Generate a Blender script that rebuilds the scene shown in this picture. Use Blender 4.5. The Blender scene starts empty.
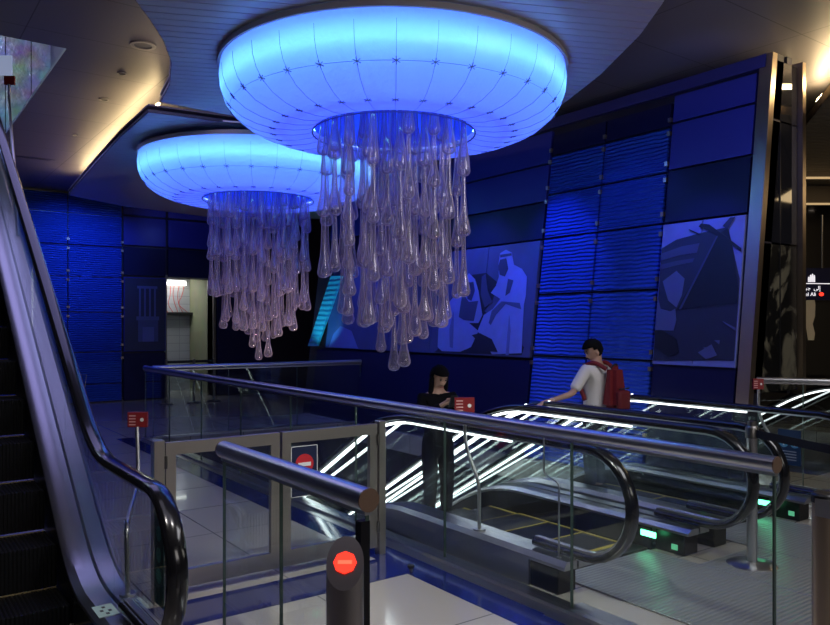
import bpy, bmesh, math, random
from mathutils import Vector, Matrix
random.seed(7)
PI = math.pi
scn = bpy.context.scene
COL = scn.collection

# ------------------------------------------------------------------ camera, world, light, exposure
cam_d = bpy.data.cameras.new('camera'); cam = bpy.data.objects.new('camera', cam_d); COL.objects.link(cam)
cam.location = (0, 0, 1.75)
cam.rotation_euler = (PI/2, 0, -math.atan2(.588, .809))
cam_d.sensor_width = 36; cam_d.lens = 750/830*36; cam_d.shift_y = 12.5/830
cam_d.clip_start = .05; cam_d.clip_end = 200
scn.camera = cam
world = bpy.data.worlds.new('night'); scn.world = world; world.use_nodes = True
world.node_tree.nodes['Background'].inputs[0].default_value = (.25, .25, .6, 1)
world.node_tree.nodes['Background'].inputs[1].default_value = .03
scn.view_settings.view_transform = 'Standard'; scn.view_settings.look = 'None'
scn.view_settings.gamma = 1; scn.view_settings.exposure = 0.0
scn.view_settings.use_curve_mapping = False
scn.cycles.use_denoising = True
scn.cycles.max_bounces = 10; scn.cycles.diffuse_bounces = 3; scn.cycles.glossy_bounces = 4
scn.cycles.transmission_bounces = 6; scn.cycles.transparent_max_bounces = 40
scn.cycles.caustics_reflective = False; scn.cycles.caustics_refractive = False
scn.cycles.sample_clamp_indirect = 3.0

def area(name, loc, target, size, power, color, size_y=None, spread=None):
    d = bpy.data.lights.new(name, 'AREA'); d.energy = power; d.color = color; d.size = size
    if size_y: d.shape = 'RECTANGLE'; d.size_y = size_y
    if spread: d.spread = math.radians(spread)
    o = bpy.data.objects.new(name, d); COL.objects.link(o); o.location = loc
    o.rotation_euler = (Vector(target)-Vector(loc)).to_track_quat('-Z', 'Y').to_euler()
    return o
def spot(name, loc, target, power, color, angle=60, blend=.6, r=.04):
    d = bpy.data.lights.new(name, 'SPOT'); d.energy = power; d.color = color
    d.spot_size = math.radians(angle); d.spot_blend = blend; d.shadow_soft_size = r
    o = bpy.data.objects.new(name, d); COL.objects.link(o); o.location = loc
    o.rotation_euler = (Vector(target)-Vector(loc)).to_track_quat('-Z', 'Y').to_euler()
    return o
BLUE = (.05, .12, 1.0); WARM = (1.0, .72, .38)
# blue wall washers along the leaning wall
spot('wall_washer', (6.35, 7.0, 4.05), (7.35, 6.95, 2.7), 170, BLUE, 60, .9)
spot('wall_washer', (6.2, 6.0, 4.0), (7.5, 5.8, 3.0), 20, BLUE, 70, .9)
spot('wall_washer', (6.35, 8.6, 4.0), (7.35, 8.4, 2.0), 170, (.10, .15, 1), 75, .8)
spot('wall_washer', (6.4, 11.4, 4.0), (7.3, 11.2, 2.0), 170, (.10, .15, 1), 85, .8)
spot('wall_washer', (5.9, 3.9, 4.0), (7.5, 4.8, 3.8), 20, (.12, .16, 1), 90)
spot('wall_washer', (6.2, 4.6, 4.0), (7.3, 4.8, 2.3), 105, (.10, .15, 1), 55, .8)
spot('wall_washer', (6.2, 12.6, 1.2), (7.35, 12.9, 2.2), 60, (.1, .7, 1), 70)
# blue wash on the far wall
spot('far_washer', (3.3, 16.2, 4.3), (3.4, 17.9, 3.4), 90, (.05, .20, 1), 75, .9)
spot('far_washer', (4.4, 16.0, 4.2), (4.1, 17.9, 3.2), 110, (.04, .15, 1), 75, .9)
spot('far_washer', (5.7, 16.6, 4.0), (5.9, 17.9, 3.9), 10, (.12, .2, 1), 100)
# violet blue general light of the hall, and unseen white spots added for the gate and landings
area('hall_light', (1.6, 3.0, 4.6), (1.6, 3.0, 0), 3.0, 22, (.8, .76, 1))
area('hall_light', (2.0, 8.0, 4.6), (2.2, 8.0, 0), 3.0, 38, (.45, .42, 1))
area('hall_light', (2.0, 14.0, 4.6), (2.2, 14.0, 0), 3.0, 36, (.3, .28, 1))
area('hall_light', (5.4, 1.0, 4.6), (5.4, 2.5, 0), 3.0, 150, (.95, .95, 1))
spot('downlight', (2.1, 1.6, 4.5), (2.4, 4.2, .0), 110, (1, .95, .9), 60)
spot('downlight', (0.3, 2.0, 4.6), (1.0, 5.2, 0.4), 140, (1, .95, .88), 55)
spot('downlight', (0.9, 2.4, 4.6), (3.5, 4.2, .1), 360, (.93, 1, .93), 46)  # no fitting here, spot added to brighten the near escalator cladding
area('downlight_right', (11.5, 3.2, 3.9), (11.5, 5.0, 0), 1.5, 25, WARM)
area('ceiling_fill', (2.2, -1.5, 2.4), (3.2, 3.5, 4.7), 1.5, 26, (1, .93, .9))  # unseen area lights behind the camera, added to lighten ceiling and canopies
area('ceiling_fill', (6.5, -1.0, 2.4), (6.5, 3.5, 4.7), 1.5, 22, (1, .93, .85))
# warm spots below and behind the glass strands
spot('warm_spot', (5.25, 4.5, .35), (4.2, 6.1, 2.5), 60, (1, .62, .45), 36, r=.09)
spot('warm_spot', (6.95, 8.6, .3), (4.6, 10.1, 2.0), 170, (1, .7, .55), 34, r=.12)
spot('warm_spot', (3.8, 7.8, .2), (4.5, 10.1, 2.0), 120, (1, .75, .62), 34, r=.12)
spot('person_spot', (3.0, 3.2, 4.2), (4.6, 5.6, 1.0), 8, (1, .8, .65), 40)
spot('person_spot', (4.0, 3.2, 4.2), (6.0, 5.2, 1.2), 34, (1, .85, .75), 30)
spot('end_face_fill', (7.0, 0.5, 3.4), (7.8, 4.1, 1.8), 30, (1, .85, .6), 40)  # unseen warm spot added to make the end mural show

# ------------------------------------------------------------------ projection helpers (pixel -> point on a real surface)
def ray(px, py):
    a = (px-415)/750; b = (325-py)/750
    return Vector((.588+.809*a, .809-.588*a, b))
def at(px, py, D):
    r = ray(px, py); return Vector((0, 0, 1.75)) + r*D
def on_z(px, py, z):
    r = ray(px, py); t = (z-1.75)/r.z; return (r.x*t, r.y*t)
WX0, LEAN = 7.08, .130
def wall_x(z): return WX0 + LEAN*z
def on_wall(px, py):
    r = ray(px, py); t = (WX0+LEAN*1.75)/(r.x-LEAN*r.z); return (r.y*t, 1.75+r.z*t)

# ------------------------------------------------------------------ materials
MATS = {}
def new_mat(name):
    m = bpy.data.materials.new(name); m.use_nodes = True; nt = m.node_tree
    return m, nt, nt.nodes['Principled BSDF']
def mat(name, col, rough=.5, metal=0, emit=None, es=0, noise=0, nscale=8, bump=0, coat=0, spec=.5):
    if name in MATS: return MATS[name]
    m, nt, b = new_mat(name)
    b.inputs['Base Color'].default_value = (*col, 1); b.inputs['Roughness'].default_value = rough
    b.inputs['Metallic'].default_value = metal; b.inputs['Coat Weight'].default_value = coat
    b.inputs['Specular IOR Level'].default_value = spec
    if emit: b.inputs['Emission Color'].default_value = (*emit, 1); b.inputs['Emission Strength'].default_value = es
    if noise or bump:
        tc = nt.nodes.new('ShaderNodeTexCoord'); n = nt.nodes.new('ShaderNodeTexNoise')
        n.inputs['Scale'].default_value = nscale; n.inputs['Detail'].default_value = 4
        nt.links.new(tc.outputs['Object'], n.inputs['Vector'])
        if noise:
            mx = nt.nodes.new('ShaderNodeMixRGB'); mx.blend_type = 'MULTIPLY'; mx.inputs[0].default_value = noise
            mx.inputs[1].default_value = (*col, 1); nt.links.new(n.outputs['Color'], mx.inputs[2])
            nt.links.new(mx.outputs[0], b.inputs['Base Color'])
        if bump:
            bp = nt.nodes.new('ShaderNodeBump'); bp.inputs['Strength'].default_value = bump; bp.inputs['Distance'].default_value = .01
            nt.links.new(n.outputs['Fac'], bp.inputs['Height']); nt.links.new(bp.outputs[0], b.inputs['Normal'])
    MATS[name] = m; return m
def tile_mat(name, c1, c2, mortar, size, rough, msize=.004, coat=0, metal=0, axis='xy', off=(0, 0), h=None):
    m, nt, b = new_mat(name)
    tc = nt.nodes.new('ShaderNodeTexCoord'); mp = nt.nodes.new('ShaderNodeMapping')
    mp.inputs['Location'].default_value = (off[0], off[1], 0)
    br = nt.nodes.new('ShaderNodeTexBrick'); br.offset = 0; br.squash = 1
    br.inputs['Scale'].default_value = 1; br.inputs['Mortar Size'].default_value = msize
    br.inputs['Brick Width'].default_value = size; br.inputs['Row Height'].default_value = h or size
    br.inputs['Color1'].default_value = (*c1, 1); br.inputs['Color2'].default_value = (*c2, 1); br.inputs['Mortar'].default_value = (*mortar, 1)
    nt.links.new(tc.outputs['Object'], mp.inputs[0])
    if axis == 'xz':
        mp.inputs['Rotation'].default_value = (PI/2, 0, 0)
    nt.links.new(mp.outputs[0], br.inputs['Vector']); nt.links.new(br.outputs['Color'], b.inputs['Base Color'])
    b.inputs['Roughness'].default_value = rough; b.inputs['Coat Weight'].default_value = coat; b.inputs['Metallic'].default_value = metal
    return m
def wave_mat(name, col, rough, scale, strength, metal=0, direction='Z', distort=2.0, noisy=True):
    m, nt, b = new_mat(name)
    b.inputs['Base Color'].default_value = (*col, 1); b.inputs['Roughness'].default_value = rough; b.inputs['Metallic'].default_value = metal
    tc = nt.nodes.new('ShaderNodeTexCoord'); mp = nt.nodes.new('ShaderNodeMapping'); mp.inputs['Scale'].default_value = (1, 1, 1)
    w = nt.nodes.new('ShaderNodeTexWave'); w.wave_type = 'BANDS'; w.bands_direction = direction
    w.inputs['Scale'].default_value = scale; w.inputs['Distortion'].default_value = distort
    w.inputs['Detail'].default_value = 2; w.inputs['Detail Scale'].default_value = .8
    bp = nt.nodes.new('ShaderNodeBump'); bp.inputs['Strength'].default_value = strength; bp.inputs['Distance'].default_value = .02
    nt.links.new(tc.outputs['Object'], mp.inputs[0]); nt.links.new(mp.outputs[0], w.inputs['Vector'])
    nt.links.new(w.outputs['Fac'], bp.inputs['Height']); nt.links.new(bp.outputs[0], b.inputs['Normal'])
    return m
def glass_mat(name, tint, gloss_col, refl=.08, rough=.02, haze=0, haze_col=(1, 1, 1), power=4.5):
    m = bpy.data.materials.new(name); m.use_nodes = True; nt = m.node_tree; nt.nodes.clear()
    out = nt.nodes.new('ShaderNodeOutputMaterial'); tr = nt.nodes.new('ShaderNodeBsdfTransparent'); tr.inputs[0].default_value = (*tint, 1)
    gl = nt.nodes.new('ShaderNodeBsdfGlossy'); gl.inputs[0].default_value = (*gloss_col, 1); gl.inputs['Roughness'].default_value = rough
    lw = nt.nodes.new('ShaderNodeLayerWeight'); lw.inputs[0].default_value = .5
    pw = nt.nodes.new('ShaderNodeMath'); pw.operation = 'POWER'; pw.inputs[1].default_value = power
    nt.links.new(lw.outputs['Facing'], pw.inputs[0])
    mr = nt.nodes.new('ShaderNodeMapRange'); mr.inputs['To Min'].default_value = refl; mr.inputs['To Max'].default_value = .8
    nt.links.new(pw.outputs[0], mr.inputs['Value'])
    mx = nt.nodes.new('ShaderNodeMixShader'); nt.links.new(mr.outputs[0], mx.inputs[0])
    nt.links.new(tr.outputs[0], mx.inputs[1]); nt.links.new(gl.outputs[0], mx.inputs[2])
    last = mx
    if haze:
        df = nt.nodes.new('ShaderNodeBsdfDiffuse'); df.inputs[0].default_value = (*haze_col, 1)
        tl = nt.nodes.new('ShaderNodeBsdfTranslucent'); tl.inputs[0].default_value = (*haze_col, 1)
        m2 = nt.nodes.new('ShaderNodeMixShader'); m2.inputs[0].default_value = .5
        nt.links.new(df.outputs[0], m2.inputs[1]); nt.links.new(tl.outputs[0], m2.inputs[2])
        m3 = nt.nodes.new('ShaderNodeMixShader')
        mr2 = nt.nodes.new('ShaderNodeMapRange'); mr2.inputs['To Min'].default_value = haze*.55; mr2.inputs['To Max'].default_value = min(1, haze*3)
        nt.links.new(lw.outputs['Facing'], mr2.inputs['Value']); nt.links.new(mr2.outputs[0], m3.inputs[0])
        nt.links.new(last.outputs[0], m3.inputs[1]); nt.links.new(m2.outputs[0], m3.inputs[2]); last = m3
    nt.links.new(last.outputs[0], out.inputs[0]); return m
def glow_shell_mat(name, emit, es, trans):
    m = bpy.data.materials.new(name); m.use_nodes = True; nt = m.node_tree; nt.nodes.clear()
    out = nt.nodes.new('ShaderNodeOutputMaterial'); tl = nt.nodes.new('ShaderNodeBsdfTranslucent'); tl.inputs[0].default_value = (*trans, 1)
    gl = nt.nodes.new('ShaderNodeBsdfGlossy'); gl.inputs['Roughness'].default_value = .35; gl.inputs[0].default_value = (.05, .05, .05, 1)
    tc = nt.nodes.new('ShaderNodeTexCoord'); n = nt.nodes.new('ShaderNodeTexNoise'); n.inputs['Scale'].default_value = 22
    nt.links.new(tc.outputs['Object'], n.inputs['Vector'])
    bp = nt.nodes.new('ShaderNodeBump'); bp.inputs['Strength'].default_value = .5; bp.inputs['Distance'].default_value = .01
    nt.links.new(n.outputs['Fac'], bp.inputs['Height']); nt.links.new(bp.outputs[0], tl.inputs['Normal'])
    em = nt.nodes.new('ShaderNodeEmission'); em.inputs[0].default_value = (*emit, 1); em.inputs[1].default_value = es
    a1 = nt.nodes.new('ShaderNodeAddShader'); a2 = nt.nodes.new('ShaderNodeAddShader')
    nt.links.new(tl.outputs[0], a1.inputs[0]); nt.links.new(gl.outputs[0], a1.inputs[1])
    nt.links.new(a1.outputs[0], a2.inputs[0]); nt.links.new(em.outputs[0], a2.inputs[1]); nt.links.new(a2.outputs[0], out.inputs[0])
    return m

STEEL = mat('brushed_steel', (.55, .55, .56), .28, 1, bump=.05, nscale=60)
STEELD = mat('dark_steel', (.22, .21, .2), .35, 1)
BRONZE = mat('bronze_steel', (.45, .36, .27), .35, 1)
BLACK = mat('black_plastic', (.01, .01, .012), .35)
RUBBER = mat('handrail_rubber', (.008, .008, .01), .18, coat=.4)
DARK = mat('dark_panel', (.012, .012, .03), .3)
GLASS = glass_mat('rail_glass', (.955, .975, .968), (.9, 1, .97), .03)
EGLASS = glass_mat('escalator_glass', (.95, .97, .965), (.9, 1, .97), .045)
DROP = glass_mat('blown_glass', (.93, .91, .96), (1, .92, .95), .12, .12, haze=.22, haze_col=(.82, .74, .84), power=2.5)
LED = mat('led_white', (.8, .8, .8), .5, emit=(.90, .97, 1.0), es=2.6)
GREEN = mat('lamp_green', (.1, .6, .3), .5, emit=(.12, 1, .42), es=7)
RED_L = mat('lamp_red', (.6, .05, .03), .5, emit=(1, .03, .015), es=2.2)
REDP = mat('sign_red', (.5, .02, .03), .5)
WHITE = mat('sign_white', (.75, .75, .75), .5)
WAVE = wave_mat('wave_panel_blue', (.03, .11, .70), .33, 6.5, 1.0, .4, distort=3.0)
WAVE.node_tree.nodes['Bump'].inputs['Distance'].default_value = .035
PLAINB = mat('plain_panel_blue', (.03, .035, .26), .38, spec=.3)
DARKB = mat('dark_glass_panel', (.008, .009, .05), .4, spec=.2)
YEL = mat('yellow_line', (.55, .42, .06), .5)

# ------------------------------------------------------------------ mesh helpers
def newobj(name, bm, m, parent=None, smooth=None):
    bmesh.ops.recalc_face_normals(bm, faces=bm.faces[:])
    me = bpy.data.meshes.new(name); bm.to_mesh(me); bm.free()
    for mm in (m if isinstance(m, (list, tuple)) else [m]): me.materials.append(mm)
    if smooth:
        for p in me.polygons: p.use_smooth = True
        me.set_sharp_from_angle(angle=math.radians(smooth))
    o = bpy.data.objects.new(name, me); COL.objects.link(o)
    if parent: o.parent = parent; o.matrix_parent_inverse = Matrix.Translation(parent.location).inverted() if parent.get('_abs') else Matrix()
    return o
def tag(o, label=None, cat=None, group=None, kind=None):
    if label: o['label'] = label
    if cat: o['category'] = cat
    if group: o['group'] = group
    if kind: o['kind'] = kind
    return o
def thing(name, loc, label, cat, group=None, rz=0):
    """Empty at the base; parts are built in world coordinates and parented keeping their place"""
    o = bpy.data.objects.new(name, None); COL.objects.link(o); o.location = loc; o.rotation_euler = (0, 0, rz)
    o.empty_display_size = .1
    return tag(o, label, cat, group)
def part(name, bm, m, parent, smooth=None, label=None, absolute=True):
    o = newobj(name, bm, m, None, smooth)
    o.parent = parent
    if absolute:
        mw = Matrix.Identity(4); q = parent; chain = []
        while q: chain.append(q); q = q.parent
        for q in reversed(chain):
            mw = mw @ q.matrix_parent_inverse @ Matrix.LocRotScale(q.location, q.rotation_euler, q.scale)
        o.matrix_parent_inverse = mw.inverted()
    if label: o['label'] = label
    return o
def struct(name, bm, m, smooth=None, label=None):
    o = newobj(name, bm, m, None, smooth); o['kind'] = 'structure'
    if label: o['label'] = label
    return o
def box(bm, x0, x1, y0, y1, z0, z1, mi=0):
    vs = [bm.verts.new((x, y, z)) for x in (x0, x1) for y in (y0, y1) for z in (z0, z1)]
    for f in ((0, 1, 3, 2), (4, 6, 7, 5), (0, 4, 5, 1), (2, 3, 7, 6), (0, 2, 6, 4), (1, 5, 7, 3)):
        bm.faces.new([vs[i] for i in f]).material_index = mi
    return vs
def B(*a):
    bm = bmesh.new()
    for q in a: box(bm, *q)
    return bm
def rbox(x0, x1, y0, y1, z0, z1, r=.01, seg=2):
    bm = B((x0, x1, y0, y1, z0, z1))
    bmesh.ops.bevel(bm, geom=bm.edges[:], offset=r, segments=seg, affect='EDGES', profile=.5)
    return bm
def tube(bm, pts, r, seg=12, mi=0, radii=None):
    pts = [Vector(p) for p in pts]; rings = []
    n = len(pts); up = None
    for i, p in enumerate(pts):
        t = (pts[min(i+1, n-1)]-pts[max(i-1, 0)]).normalized()
        if up is None:
            up = Vector((0, 0, 1)) if abs(t.z) < .9 else Vector((1, 0, 0))
        a = t.cross(up).normalized(); b = a.cross(t).normalized(); up = b
        rr = radii[i] if radii else r
        rings.append([bm.verts.new(p + a*rr*math.cos(k*2*PI/seg) + b*rr*math.sin(k*2*PI/seg)) for k in range(seg)])
    for i in range(n-1):
        for k in range(seg):
            bm.faces.new((rings[i][k], rings[i][(k+1) % seg], rings[i+1][(k+1) % seg], rings[i+1][k])).material_index = mi
    bm.faces.new(rings[0]).material_index = mi; bm.faces.new(rings[-1][::-1]).material_index = mi
    return bm
def T(pts, r, seg=12): return tube(bmesh.new(), pts, r, seg)
def bend(pts, rad=.06, n=6):
    """round the corners of a polyline"""
    pts = [Vector(p) for p in pts]; out = [pts[0]]
    for i in range(1, len(pts)-1):
        a, b, c = pts[i-1], pts[i], pts[i+1]
        p = b+(a-b).normalized()*min(rad, (a-b).length*.45); q = b+(c-b).normalized()*min(rad, (c-b).length*.45)
        for k in range(n+1):
            t = k/n; out.append(p*(1-t)**2 + b*2*t*(1-t) + q*t*t)
    out.append(pts[-1]); return out
def lathe(bm, cx, cy, prof, seg=48, close=True, mi=0):
    rings = []
    for r, z in prof:
        if r < 1e-5: rings.append([bm.verts.new((cx, cy, z))])
        else: rings.append([bm.verts.new((cx+r*math.cos(k*2*PI/seg), cy+r*math.sin(k*2*PI/seg), z)) for k in range(seg)])
    for a, b in zip(rings, rings[1:]):
        for k in range(seg):
            k2 = (k+1) % seg
            vs = ([a[k], a[k2], b[k2], b[k]] if len(a) > 1 and len(b) > 1 else
                  [a[0], b[k2], b[k]] if len(a) == 1 else [a[k], a[k2], b[0]])
            bm.faces.new(vs).material_index = mi
    return bm
def L(cx, cy, prof, seg=32): return lathe(bmesh.new(), cx, cy, prof, seg)
def prism(bm, poly3, d, mi=0):
    """polygon of 3D points extruded by vector d"""
    d = Vector(d); a = [bm.verts.new(p) for p in poly3]; b = [bm.verts.new(Vector(p)+d) for p in poly3]; n = len(a)
    fa = bm.faces.new(a); fb = bm.faces.new(b[::-1]); fa.material_index = fb.material_index = mi
    for i in range(n):
        bm.faces.new((a[i], b[i], b[(i+1) % n], a[(i+1) % n])).material_index = mi
    return bm
def text_mesh(body, size, m, parent=None, name='lettering', mat4=None, extrude=.002, align='CENTER'):
    c = bpy.data.curves.new('t', 'FONT'); c.body = body; c.size = size; c.extrude = extrude; c.align_x = align; c.align_y = 'CENTER'
    t = bpy.data.objects.new('t', c); COL.objects.link(t)
    dg = bpy.context.evaluated_depsgraph_get(); dg.update()
    me = bpy.data.meshes.new_from_object(t.evaluated_get(dg)); me.name = name
    bpy.data.objects.remove(t); bpy.data.curves.remove(c)
    me.transform(mat4); me.materials.clear(); me.materials.append(m)
    bm = bmesh.new(); bm.from_mesh(me)
    return part(name, bm, m, parent)
def frame(origin, xdir, ydir):
    x = Vector(xdir).normalized(); y = Vector(ydir).normalized(); z = x.cross(y)
    M = Matrix.Identity(4)
    for i in range(3): M[i][0] = x[i]; M[i][1] = y[i]; M[i][2] = z[i]; M[i][3] = origin[i]
    return M
RIGHT = Vector((.809, -.588, 0)); FWD = Vector((.588, .809, 0))

# ================================================================== STRUCTURE
TILE = tile_mat('floor_tile', (.48, .44, .39), (.44, .40, .355), (.17, .16, .15), .9, .16, .006, coat=.3, off=(.36, .2))
BLUEF = mat('blue_floor_inlay', (.014, .022, .13), .12, coat=.3)
bm = B((-3, 3.57, -3, 22, -.3, 0), (3.57, 3.62, 11.8, 22, -.3, 0), (3.62, 8.9, 11.8, 22, -.3, 0),
       (3.57, 16, -3, 3.2, -.3, 0), (6.95, 8.9, 3.2, 11.8, -.3, 0), (12.6, 16, 3.2, 22, -.3, 0), (8.9, 12.6, 11.8, 22, -.3, 0),
       (8.9, 9.95, 3.2, 4.3, -.3, 0), (3.57, 6.95, 3.2, 3.64, -.3, 0), (5.04, 5.46, 3.64, 5.4, -.3, 0), (3.57, 3.79, 3.64, 5.0, -.3, -.002), (11.75, 12.6, 3.2, 4.3, -.3, 0))
struct('floor', bm, TILE)
struct('trim_1', B((3.06, 3.30, -1, 12, 0, .003)), BLUEF, label='blue floor stripe along the long glass railing')
struct('trim_2', B((.6, 3.06, 4.30, 4.70, 0, .003)), BLUEF, label='blue floor stripe in front of the gate')
struct('trim_3', B((-1, 1.2, 11.2, 16.5, 0, .003)), BLUEF, label='blue floor area by the far wall')
struct('floor_lower', B((-3, 16, 3, 22, -4.9, -4.6)), mat('lower_floor', (.05, .05, .08), .2))
WELLM = mat('well_side', (.02, .02, .05), .4)
struct('wall_well', B((3.52, 3.57, 3.2, 11.8, -1.0, -.3), (3.38, 8.9, 11.8, 11.86, -1.0, -.3), (12.6, 12.66, 4.2, 11.8, -1, -.3)), WELLM)

# ceiling of the hall, with the stairwell opening over the left escalator
CEIL = tile_mat('ceiling_panel', (.20, .185, .195), (.185, .17, .18), (.07, .06, .065), 1.6, .42, .006, off=(.35, .55), h=1.1)
ZC = 4.7
struct('ceiling', B((-3, 16, -3, 8.66, ZC, ZC+.04), (1.70, 16, 8.66, 14.6, ZC, ZC+.04), (-3, 16, 14.6, 22, ZC, ZC+.04)), CEIL)
SILV = mat('crinkled_silver', (.62, .70, .90), .25, .55, noise=1.0, nscale=2.6, bump=1.0)
SILV.node_tree.nodes['Bump'].inputs['Distance'].default_value = .12
bm = bmesh.new()
for i in range(14):
    box(bm, -2.9+i*.40, -2.9+i*.40+.385, 14.62, 14.66, ZC, 9.2)
box(bm, -2.9, 2.6, 14.70, 14.75, ZC, 9.2)
struct('wall_upper', bm, SILV, label='rippled silver panels seen through the ceiling opening')
struct('wall_upper_side', B((2.6, 2.7, 8.0, 14.7, ZC+.04, 9.2)), DARK)
struct('ceiling_upper', B((-3, 2.7, 8, 14.7, 9.2, 9.3)), DARK)
spot('upper_light', (-.5, 12.2, 7.5), (.6, 14.6, 7.6), 650, (.9, .95, 1), 110)
spot('upper_light', (0, 12.6, 5.0), (.6, 14.6, 5.4), 200, (.2, .4, 1), 120)

# far wall with blue rippled panels, dark panels and the service doorway
bm = B((-3, 5.72, 17.95, 18.3, -.3, ZC), (6.86, 16, 17.95, 18.3, -.3, ZC), (5.72, 6.86, 17.95, 18.3, 2.88, ZC))
wf = struct('wall_far', bm, DARK)
rows = [0.02, .42, 1.14, 2.04, 2.83, 3.53, 4.23, 4.66]
cols = [1.2, 2.38, 3.53, 4.68]
for j in range(3):
    for i in range(len(rows)-1):
        part('rippled_panel', rbox(cols[j]+.012, cols[j+1]-.012, 17.86, 17.93, rows[i]+.012, rows[i+1]-.012, .006, 1), WAVE, wf)
for cx in cols[1:]:
    for z in (1.0, 1.3, 1.95, 2.15, 2.75, 2.95, 3.45, 3.65):
        part('panel_clip', B((cx-.03, cx+.03, 17.84, 17.9, z-.025, z+.025)), BRONZE, wf)
for a, b, z0, z1, m in ((4.72, 5.68, .02, 1.1, DARKB), (4.72, 5.68, 1.14, 2.86, PLAINB), (4.72, 5.68, 2.9, 3.55, DARKB), (4.72, 5.68, 3.6, 4.25, PLAINB), (4.72, 5.68, 4.3, 4.66, PLAINB),
                        (5.74, 7.4, 2.9, 3.55, DARKB), (5.74, 7.4, 3.6, 4.25, PLAINB), (5.74, 7.4, 4.3, 4.66, PLAINB), (6.95, 8.4, .02, 2.86, DARKB), (7.45, 9.2, 2.9, 4.25, DARKB)):
    part('wall_panel', rbox(a, b, 17.88, 17.93, z0, z1, .006, 1), m, wf)
# room behind the doorway
BLOCK = tile_mat('painted_block', (.42, .43, .44), (.39, .40, .41), (.25, .26, .27), .42, .8, .006, axis='xz', h=.21)
struct('wall_service', B((5.2, 8.2, 20.0, 20.1, 0, 3.2), (5.1, 5.2, 18.3, 20.1, 0, 3.2)), BLOCK)
struct('wall_service_side', B((7.0, 7.1, 18.3, 20.0, 0, 3.2)), mat('olive_plaster', (.26, .27, .16), .8, noise=.3, nscale=3))
struct('ceiling_service', B((5.1, 8.2, 18.3, 20.1, 3.2, 3.25)), DARK)
struct('door_1', B((5.66, 5.72, 17.9, 18.32, 0, 2.88), (6.86, 6.92, 17.9, 18.32, 0, 2.88), (5.66, 6.92, 17.9, 18.32, 2.88, 2.94)), STEELD, label='frame of the service doorway')
fl = thing('tube_light', (5.95, 19.3, 2.86), 'lit white fluorescent tube light inside the service doorway', 'light')
q = at(182, 282, 19.2)
part('housing', rbox(q.x-.5, q.x+.42, 19.9, 19.98, q.z+.02, q.z+.1, .01), WHITE, fl)
part('tube', T([(q.x-.46, 19.86, q.z), (q.x+.38, 19.86, q.z)], .045), mat('tube_glow', (1, 1, 1), .5, emit=(1, .98, .9), es=9), fl)
area('service_light', (6.1, 19.3, 3.0), (6.3, 19.9, 0), .8, 16, (.9, .95, 1))
sh = thing('cable_tray', (6.1, 19.9, 1.9), 'black shelf box with red cables on the block wall behind the doorway', 'cable tray')
q = at(180, 313, 19.3)
part('tray', rbox(q.x-.35, q.x+.55, 19.75, 19.99, q.z-.05, q.z+.03, .01), BLACK, sh)
REDC = mat('cable_red', (.45, .06, .05), .5)
for k in range(6):
    x = q.x-.25+k*.13
    part('cable', T(bend([(x, 19.96, q.z+.9), (x+random.uniform(-.08, .08), 19.96, q.z+.5), (x+random.uniform(-.25, .2), 19.94, q.z+.25), (x+.05, 19.9, q.z+.03)], .12), .008, 6), REDC, sh)

# left wall of the hall
struct('wall_left', B((-3.2, -3, -3, 22, -.3, ZC+.2)), DARK)
struct('wall_back', B((-3, 16, -3.2, -3, -.3, ZC+.2)), DARK)
struct('wall_end', B((16, 16.2, -3, 22, -.3, ZC+.2)), DARK)

# leaning display wall on the right
def wpt(u, z, off=0): return Vector((wall_x(z)-off, u, z))
def wquad(bm, u0, u1, z0, z1, off, th):
    prism(bm, [wpt(u0, z0, off), wpt(u1, z0, off), wpt(u1, z1, off), wpt(u0, z1, off)], (th, 0, 0))
    return bm
bm = bmesh.new(); wquad(bm, 4.16, 13.6, -4.5, 4.62, 0, .22)
wr = struct('wall_right', bm, mat('wall_core', (.006, .006, .02), .5))
zr = [.0, .55, 1.34, 2.16, 2.92, 3.52, 4.06, 4.36]
uc = [5.33, 6.29, 7.22]
for j in range(2):
    for i in range(len(zr)-1):
        bm = bmesh.new(); wquad(bm, uc[j]+.014, uc[j+1]-.014, zr[i]+.014, zr[i+1]-.014, .05, .05)
        part('rippled_panel', bm, WAVE if i < 6 else DARKB, wr)
for u in uc:
    for z in (.5, .62, 1.25, 1.44, 2.05, 2.28, 2.8, 3.03, 3.43, 3.62, 3.98, 4.14):
        part('panel_clip', B((wall_x(z)-.08, wall_x(z)-.04, u-.02, u+.02, z-.025, z+.025)), BRONZE, wr)
for (u0, u1, z0, z1, m) in ((4.3, 5.30, 0, 1.30, DARKB), (4.3, 5.30, 2.93, 3.52, DARKB), (4.3, 5.30, 3.55, 4.08, PLAINB), (4.3, 5.30, 4.11, 4.42, PLAINB),
                            (7.25, 13.2, -.3, 1.27, DARKB), (7.25, 9.6, 2.93, 3.42, DARKB), (9.63, 13.2, 2.93, 3.42, DARKB),
                            (7.25, 9.6, 3.45, 3.95, PLAINB), (9.63, 13.2, 3.45, 3.95, PLAINB), (7.25, 9.6, 3.98, 4.42, PLAINB), (9.63, 13.2, 3.98, 4.42, PLAINB)):
    bm = bmesh.new(); wquad(bm, u0, u1, z0, z1, .05, .05); part('wall_panel', bm, m, wr)
bm = bmesh.new(); wquad(bm, 4.2, 13.3, 4.46, 4.60, .07, .07); part('top_rail', bm, mat('blue_trim', (.03, .03, .16), .4), wr)
# leaning end strip of rippled glass at the far end
p = [on_wall(x, y) for x, y in ((347, 276), (336, 276), (313, 346), (322, 346))]
bm = bmesh.new(); prism(bm, [wpt(u, z, .12) for u, z in p], (.05, 0, 0))
part('rippled_strip', bm, wave_mat('rippled_cyan_lit', (.1, .7, .9), .3, 3.2, 1.0, .3), wr, label='cyan lit rippled strip at the far end of the wall')  # cyan light on the panel also put into its base colour
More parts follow.
